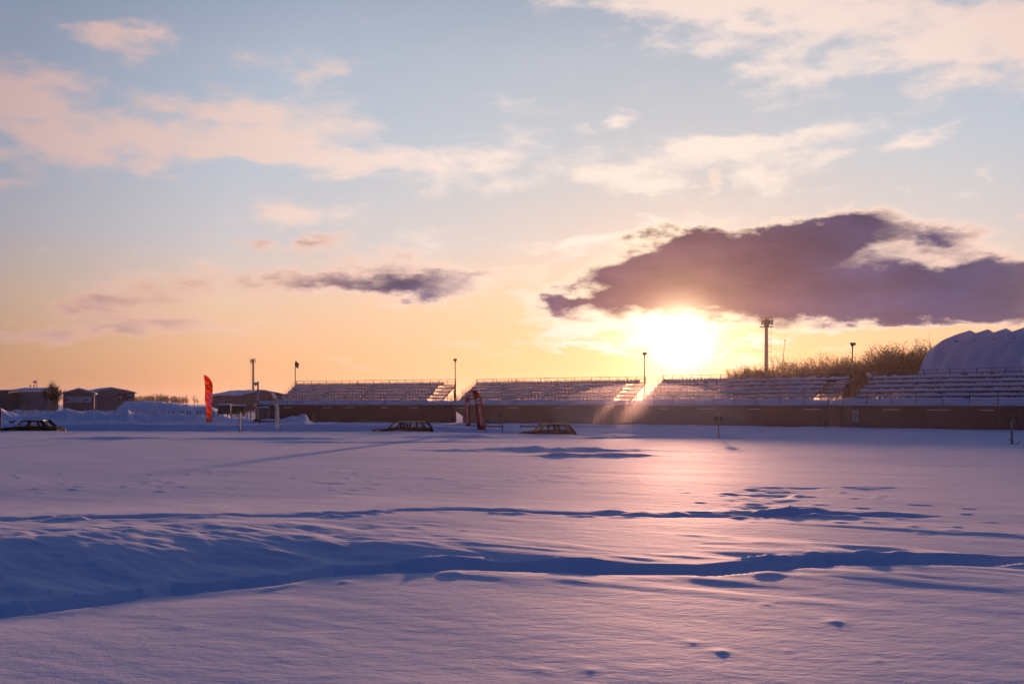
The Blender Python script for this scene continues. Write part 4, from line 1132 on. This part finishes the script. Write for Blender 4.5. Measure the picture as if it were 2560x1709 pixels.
# middle gable with white banner
D = 160.0
zb_ = zat(1022, D)
o, e, rg = gable_house('shed', 'brown gabled shed with a long white banner on its end wall', 158, 1022, D, 18, 4.6, 4.2, zat(984, D) - zb_, zat(972.5, D + 1) - zb_, BRN)
bn = MB().box((2.28, -.08, 2.02), (3.9, .04, .92)).build('banner', mat('white_banner', (.42, .42, .50), .7), o)
for i, (x, z, l, h_, c_) in enumerate(((.62, 2.02, .38, .55, INKR), (1.65, 2.25, 1.4, .07, INKR), (1.65, 2.02, 1.4, .06, BLACK), (1.65, 1.82, 1.4, .06, BLACK), (2.9, 2.18, .8, .07, TRIM), (3.5, 2.0, .5, .14, TRIM), (3.2, 1.85, .5, .2, INKR))):
    MB().box((x, -.115, z), (l, .02, h_)).build('marking', c_, bn)
# long grey shed
D = 168.0
zb_ = zat(1021, D)
c = at(20, 1021, D)
gs = thing('long_shed', (c.x, c.y, c.z - .5), 'long low grey shed with snowy flat roof at the far left', 'building', None, R(4))
hh = zat(978, D) - zb_ + .5
MB().box((3.2, 2.5, hh / 2), (6.4, 5, hh)).build('wall', GREY, gs)
MB().prism([Vector((-.2, -.2, hh)), Vector((-.2, 5.2, hh)), Vector((1.2, 2.7, hh + .62)), ], (0, 0, .01)).build('gable_flashing', TRIM, gs)
MB().add([Vector((-.2, -.2, hh + .02)), Vector((7.2, -.2, hh + .02)), Vector((7.2, 2.6, hh + .52)), Vector((1.6, 2.6, hh + .52)), Vector((-.2, -.2, hh + .16)), Vector((7.2, -.2, hh + .16)), Vector((7.2, 2.6, hh + .66)), Vector((1.6, 2.6, hh + .66))],
         [(0, 1, 2, 3), (4, 5, 6, 7), (0, 1, 5, 4), (1, 2, 6, 5), (2, 3, 7, 6), (3, 0, 4, 7)]).build('roof', SNOW, gs)
for x in (2.4, 3.4): MB().box((x, -.12, 1.45), (.3, .26, .28)).build('vent_box', TRIM, gs)
c = at(-60, 1021, 164)
ns = thing('navy_shed', (c.x, c.y, c.z - .5), 'dark navy flat shed cut by the left edge', 'building', None, R(3))
hh = zat(976, 164) - zat(1021, 164) + .5
MB().box((2.6, 2, hh / 2), (5.1, 4, hh)).build('wall', NAVY, ns)
MB().box((2.6, 1.9, hh + .08), (5.4, 4.2, .16)).build('roof', SNOW, ns, bevel=.05)
# dark hall behind the orange flag
D = 205.0
zb_ = zat(1022, D)
o, e, rg = gable_house('hall', 'long dark plum hall with snowy roof behind the orange flag', 607, 1022, D, 38, 9.2, 17.5, zat(987, D) - zb_, zat(976, D + 3) - zb_, PLUM)

# huts and covered heaps in front of the hall
def hut(px0, px1, top, foot, D, label, m, snow_t=.18):
    a, b = at(px0, foot, D), at(px1, foot, D); h = zat(top, D) - a.z
    o = thing('hut', ((a.x + b.x) / 2, D, a.z - .4), label, 'hut', None, R(6)); w_ = b.x - a.x
    MB().box((0, .8, (h + .4) / 2), (w_, 1.6, h + .4)).build('wall', m, o)
    for k in range(3): MB().box((-w_ / 2 + w_ * (k + .5) / 3, -.02, (h + .4) * .55), (.07, .05, (h + .4) * .8)).build('batten', TRIM, o)
    rows = [[Vector((-w_ / 2 - .12 + (w_ + .24) * i / 10, -.15 + 1.9 * j / 4, h + .4 + snow_t * (1 if 0 < j < 4 and 0 < i < 10 else .1) + .04 * math.sin(i * 2.1 + j))) for j in range(5)] for i in range(11)]
    MB().grid(rows).build('snow_cap', SNOW, o, smooth=True)
hut(545, 576, 1012, 1028, 140, 'grey wooden hut with snowy roof right of the orange flag', mat('hut_wood', (.13, .09, .09), .85, 0, .3, 3))
hut(578, 610, 1014, 1028, 138, 'olive covered crate under snow behind the bare stake', mat('olive_tarp', (.075, .06, .045), .85, 0, .3, 3))
hut(640, 668, 1019, 1030, 138, 'low snow-capped crate left of the white flag', mat('crate_grey', (.11, .09, .10), .85, 0, .3, 3))

# red-and-white post with horn loudspeaker and braces
D = 96.0
p = at(645, 1046, D); zb = ground_z(p.x, p.y)
sp = thing('striped_post', (p.x, p.y, zb), 'red and white banded post with a horn loudspeaker near the white flag', 'post')
for y0, y1, m_ in ((953, 977, 'red'), (977, 1001, 'white'), (1001, 1021, 'red'), (1021, 1047, 'white')):
    za, zc = zat(y1, D) - zb, zat(y0, D) - zb
    if y1 == 1047: za = -.2
    MB().tube((0, 0, za), (0, 0, zc), .078, n=10).build('band', mat('post_red', (.16, .02, .025), .6) if m_ == 'red' else mat('post_white', (.40, .36, .40), .6), sp)
zt = zat(957, D) - zb
MB().tube((-.05, -.05, zt), (-.24, -.2, zt - .12), .06, .20, n=14).build('loudspeaker', mat('horn_grey', (.40, .42, .5), .4), sp)
for dx in (-1, 1): MB().tube((0, 0, .95), (dx * .75, .1, .0), .03, n=6).build('brace', STEEL, sp)
# slanting beam and the cross rail with two small red signs
g0 = at(632, 1010, 92); g1 = at(666, 1045, 92); zb = ground_z(g1.x, g1.y)
bmz = thing('slanting_beam', (g1.x, g1.y, zb), 'thick dark beam propped slantwise beside the striped post', 'beam')
MB().beam(g1 - Vector((g1.x, g1.y, zb)) + Vector((0, 0, -.3)), g0 - Vector((g1.x, g1.y, zb)), .14, .14).build('beam', STEEL, bmz)
MB().beam((-.45, .3, -.1), g0 - Vector((g1.x, g1.y, zb)) + Vector((.5, .1, -.6)), .08, .08).build('prop', STEEL, bmz)
D = 88.0
p0 = at(599, 1031, D); p1 = at(690, 1030, D)
cr = thing('cross_rail', (p0.x, p0.y, p0.z), 'long horizontal rail with two little red signs left of the white flag', 'rail')
MB().beam((0, 0, 0), p1 - p0, .05, .07).build('rail', STEEL, cr)
for k in (0.02, .48, .80, 1.0):
    q = (p1 - p0) * k; zz = ground_z(p0.x + q.x, p0.y) - p0.z
    MB().box((q.x, .04, zz / 2 + .0), (.07, .06, -zz + .3)).build('post', STEEL, cr)
SGN = mat('red_sign', (.28, .02, .035), .6)
for px, py in ((610, 1035.5), (638, 1024)):
    q = at(px, py, D) - p0
    sgn = MB().box(q + Vector((0, -.05, 0)), (.24, .02, .27)).build('sign_plate', SGN, cr)
    MB().box(q + Vector((0, -.068, 0)), (.10, .012, .15)).build('pictogram', INKW, sgn)
    MB().box(q + Vector((0, -.04, .2 if py > 1030 else -.2)), (.03, .02, .3)).build('hanger', STEEL, sgn)
# dark red planks poking from the snow
p = at(633, 1052, 84); zb = p.z - .3
pk = thing('plank_stack', (p.x, p.y, zb), 'dark red planks poking out of the snow left of the white flag', 'planks')
for k, (x0_, x1_, z) in enumerate(((0, 1.9, .30), (.05, .7, .42), (.4, 1.7, .16))):
    MB().beam((x0_, 0.02 * k, z), (x1_, .02 * k, z - .02), .12, .11).build('plank', KB, pk)
rows = [[Vector((.55 + 1.5 * i / 8, -.12 + .4 * j / 3, .38 + .14 * math.sin(math.pi * i / 8) * (1 if 0 < j < 3 else .1))) for j in range(4)] for i in range(9)]
MB().grid(rows).build('snow_cap', SNOW, pk, smooth=True)
# overturned red cone beside the saloon and a small red marker near the off-roader
for px, py, D, lab, lean in ((27, 1057, 80, 'toppled dark red cone on the snow above the black saloon', 1.1), (1297, 1066, 84, 'slim red marker leaning in the snow left of the brown off-roader', .25)):
    p = at(px, py, D); zb = min(p.z, ground_z(p.x, D) + .05)
    o = thing('traffic_cone', (p.x, p.y, zb), lab, 'cone')
    rot = Matrix.Rotation(lean, 3, 'Y')
    b = MB().tube((0, 0, 0), rot @ Vector((0, 0, .42)), .14, .03, n=10); b.build('cone', KB, o)
    MB().box((0, 0, .01), (.34, .34, .03), rot).build('base', KB, o)

# flagpole with a white, blue and red flag and two finials behind the sheds
D = 200.0
p = at(91, 990, D); zt = zat(949, D)
zb = ground_z(p.x, D)
fl = thing('flagpole', (p.x, p.y, zb), 'thin flagpole flying a small white, blue and red flag', 'flagpole')
MB().tube((0, 0, 0), (0, 0, zt - zb), .05, n=6).build('pole', MAST, fl)
fg = None
for k, (nm, c_) in enumerate((('white', (.45, .42, .5)), ('blue', (.04, .06, .3)), ('red', (.4, .02, .03)))):
    rows = [[Vector((-.06 - .62 * i / 5, .05 * math.sin(i * 1.4), zt - zb - .05 - .2 * (k + j) - .05 * i / 5 - (.03 * math.sin(i)))) for j in (0, 1)] for i in range(6)]
    MB().grid(rows).build('stripe', cloth_mat('flag_' + nm, c_, .4), fl)
for px, py in ((76, 964), (85, 963)):
    q = at(px, py, D)
    o = thing('yard_lamp', (q.x, q.y, ground_z(q.x, D)), 'small round yard lamp left of the flagpole, %s' % ('the left one' if px == 76 else 'the right one'), 'lamp', 'yard lamps behind the sheds')
    hz_ = q.z - ground_z(q.x, D)
    MB().tube((0, 0, 0), (0, 0, hz_ - .1), .03, n=5).build('post', MAST, o)
    MB().tube((0, 0, hz_ - .16), (0, 0, hz_ + .14), .16, .12, n=10).build('lamp_head', TRIM, o)

# wire fence in front of the sheds
fe = thing('wire_fence', (at(0, 1030, 112).x, 112, 0), 'long post-and-wire fence behind the snow heaps on the left', 'fence')
ox = at(0, 1030, 112).x
rf_ = random.Random(12)
tops = []
for px in [25, 40, 57, 74, 88, 105, 122, 140, 158, 176, 194, 211, 229, 245, 262, 276, 292, 298, 312, 330, 336, 350, 371, 391, 411, 424, 433, 450, 455, 469, 476, 494, 500, 516, 534, 545, 557, 569, 578, 593, 618, 626, 655, 668]:
    X = (px - CX) / FPX * 112; gz = ground_z(X, 112); zt_ = zat(1027 + rf_.uniform(-1.5, 1.5), 112)
    MB().box((X - ox, rf_.uniform(-.05, .05), (gz - .2 + zt_) / 2), (.09, .09, zt_ - gz + .2), Matrix.Rotation(rf_.uniform(-.04, .04), 3, 'Y')).build('post', PLANK, fe)
    tops.append((X - ox, zt_))
for dz in (.1, .4, .7, .95):
    b = MB()
    for (xa, za), (xb, zb2) in zip(tops[:-1], tops[1:]): b.tube((xa, 0, za - dz), (xb, 0, zb2 - dz), .010, n=3, caps=False)
    b.build('wire', STEEL, fe)

# ------------------------------------------------------------------ bare trees and shrubs
BARK = mat('bark', (.035, .02, .014), .9, 0, .3, 3)
def twig_tree(name, label, base, height, spread, seed, stems=1, levels=4, kids=4, rad=.06, tip=.012, leaves=0, trunk_frac=.25, group=None, cat='tree', up=.55):
    r = random.Random(seed)
    o = thing(name, base, label, cat, group)
    tr, tw_, lf = MB(), MB(), MB()
    def grow(p, d_, ln, rd, lv):
        segs = 3 if lv > 0 else 2
        for s in range(segs):
            d_ = (d_ + Vector((r.gauss(0, .14), r.gauss(0, .14), .06))).normalized()
            q = p + d_ * (ln / segs); r2 = max(tip, rd * (1 - .3 / segs * (s + 1)))
            (tr if lv == levels else tw_).tube(p, q, rd, r2, n=(6 if lv == levels else 3), caps=False)
            if lv > 0 and (s > 0 or lv < levels):
                for k in range(r.randint(1, kids - 1) if s < segs - 1 else kids):
                    a = r.uniform(0, 2 * math.pi); out = Vector((math.cos(a), math.sin(a), r.uniform(-.1, .5)))
                    nd = (d_ * up + out * spread * r.uniform(.5, 1.0)).normalized()
                    grow(q, nd, ln * r.uniform(.52, .78), max(tip, r2 * .6), lv - 1)
            if lv == 0 and leaves:
                for _ in range(leaves):
                    c = q + Vector((r.gauss(0, .12), r.gauss(0, .12), r.gauss(0, .12))); sz = r.uniform(.05, .12)
                    a1_ = Vector((r.gauss(0, 1), r.gauss(0, 1), r.gauss(0, 1))).normalized() * sz; b1 = a1_.cross(Vector((r.gauss(0, 1), r.gauss(0, 1), r.gauss(0, 1)))).normalized() * sz * .7
                    lf.add([c - a1_, c - b1, c + a1_, c + b1], [(0, 1, 2, 3)])
            p = q; rd = r2
    for s in range(stems):
        a = r.uniform(0, 2 * math.pi); lean = 0 if stems == 1 else r.uniform(.1, .55)
        d0 = Vector((math.cos(a) * lean, math.sin(a) * lean, 1)).normalized()
        b0 = Vector((math.cos(a) * lean * .6, math.sin(a) * lean * .6, -.1))
        grow(b0, d0, height * (trunk_frac if stems == 1 else .42) * r.uniform(.85, 1.15), rad, levels)
    tr.build('trunk', BARK, o)
    cr_ = tw_.build('crown', BARK, o)
    if leaves: lf.build('foliage', mat('dry_leaf', (.035, .018, .009), .9), cr_)
    return o
def tree_at(px, top, D, label, **kw):
    X = (px - CX) / FPX * D; gz = ground_z(X, D); h = zat(top, D) - gz
    # normalise the grown height to the photo
    o = twig_tree(base=(X, D, gz), height=h, label=label, **kw)
    mz = max(max(v.co.z for v in c.data.vertices) for c in o.children)
    s = h / mz
    ww = kw.get('spread', 1)
    o.scale = (s, s, s)
    return o
tree_at(131, 948, 150, 'round bare tree standing before the brown shed', name='bare_tree', spread=.62, seed=3, stems=7, levels=3, kids=4, rad=.06, tip=.012, up=.9)
SH = [(1868, 905, 142, 'thin sparse bush left of the floodlight mast', 21, 5, 0, .7), (1905, 912, 138, 'dark low bush at the foot of the floodlight mast', 22, 7, 2, .7), (1945, 884, 150, 'pale open shrub right of the floodlight mast', 23, 5, 0, .75),
      (2010, 898, 140, 'twiggy shrub beside the watch platform', 24, 6, 0, .8), (2058, 873, 134, 'tall bare shrub in the middle of the thicket', 25, 7, 0, .8), (2100, 880, 128, 'dense brown shrub left of the right-hand lamp post', 26, 7, 1, .8),
      (2150, 884, 124, 'dense brown shrub just right of the lamp post', 27, 7, 1, .8), (2200, 868, 122, 'leafy dark shrub between lamp post and hangar', 28, 7, 2, .8), (2245, 842, 124, 'tallest leafy shrub in the thicket beside the hangar', 29, 8, 2, .75), (2295, 845, 127, 'leafy shrub touching the end of the hangar', 30, 7, 2, .7)]
for px, top, D, lab, sd_, stn, lv_, spd in SH:
    tree_at(px, top, D, lab, name='bare_shrub', spread=spd, seed=sd_, stems=stn, levels=3, kids=4, rad=.07, tip=.015, leaves=lv_, group='shrubs behind the grandstands', cat='shrub', up=.8)
tree_at(1275, 945, 200, 'thin bare treetop behind the second grandstand', name='bare_tree', spread=.8, seed=41, levels=3, kids=4, rad=.12, tip=.02, trunk_frac=.3)
tree_at(1172, 963, 165, 'faint bare bush in the gap behind the red flags', name='bare_shrub', spread=.8, seed=42, stems=5, levels=2, kids=4, rad=.08, tip=.02, group='shrubs behind the grandstands', cat='shrub', up=.8)

# far woodland on the left horizon: one mass of bare crowns
r = random.Random(77); b = MB()
for k in range(420):
    px = r.choice((r.uniform(-260, 130), r.uniform(300, 470), r.uniform(300, 460), r.uniform(-260, 680)))
    D = r.uniform(560, 700); X = (px - CX) / FPX * D
    top = 991 + 5 * math.sin(px * .06) * r.random() + r.uniform(-5, 7)
    if px < 130: top -= 5
    h = zat(top, D) + .8
    b.tube((X, D, -1), (X, D, h * .8), .12, .05, n=3, caps=False)
    for _ in range(16):
        z = r.uniform(.25, .95) * h; a = r.uniform(0, 6.28); l_ = (h - z * .8) * r.uniform(.2, .45)
        b.tube((X, D, z * .9), (X + l_ * math.cos(a), D + l_ * math.sin(a), z * .9 + l_ * .9), .10, .04, n=3, caps=False)
fw = b.build('far_wood', BARK, None, kind='stuff')
tag(fw, 'hazy line of far bare woodland on the left horizon', 'woodland')

# ------------------------------------------------------------------ cold haze over the ground
hm = bpy.data.materials.new('haze'); hm.use_nodes = True
t = NT(hm.node_tree); t.n.remove(t.n['Principled BSDF'])
pv = t.node('ShaderNodeVolumePrincipled')
pv.inputs['Color'].default_value = (.95, .82, .82, 1); pv.inputs['Density'].default_value = HAZE
pv.inputs['Anisotropy'].default_value = .72
t.l.new(pv.outputs[0], t.n['Material Output'].inputs['Volume'])
# loose snow blowing along the foot of the stands
bm_ = bpy.data.materials.new('blowing_snow'); bm_.use_nodes = True
t = NT(bm_.node_tree); t.n.remove(t.n['Principled BSDF'])
pv = t.node('ShaderNodeVolumePrincipled')
pv.inputs['Color'].default_value = (.95, .86, .86, 1); pv.inputs['Density'].default_value = .0045; pv.inputs['Anisotropy'].default_value = .7
t.l.new(pv.outputs[0], t.n['Material Output'].inputs['Volume'])
for px, D, rx, ry, rz_, z, lab in ((1612, 94, 9, 21, 3.0, .8, 'cloud of blowing snow glowing below the sun'), (1400, 110, 11, 4, 2.0, .5, 'thin blowing snow behind the off-roader'), (1960, 92, 13, 4, 2.0, .5, 'thin blowing snow before the third grandstand'), (2300, 78, 11, 3, 1.8, .4, 'thin blowing snow before the nearest grandstand')):
    rows = []
    for i in range(13):
        a = math.pi * i / 12
        rows.append([Vector((rx * math.sin(a) * math.cos(2 * math.pi * j / 20), ry * math.sin(a) * math.sin(2 * math.pi * j / 20), rz_ * math.cos(a))) for j in range(20)])
    bs = MB().grid(rows, close=True).build('blowing_snow', bm_, None, kind='stuff', loc=((px - CX) / FPX * D, D, z))
    tag(bs, lab, 'blowing snow')
hb = MB().box((0, 0, 12.0), (4600, 4600, 28.0)).build('haze', hm, None, kind='stuff')
tag(hb, 'thin cold haze hanging over the whole snow field', 'haze')
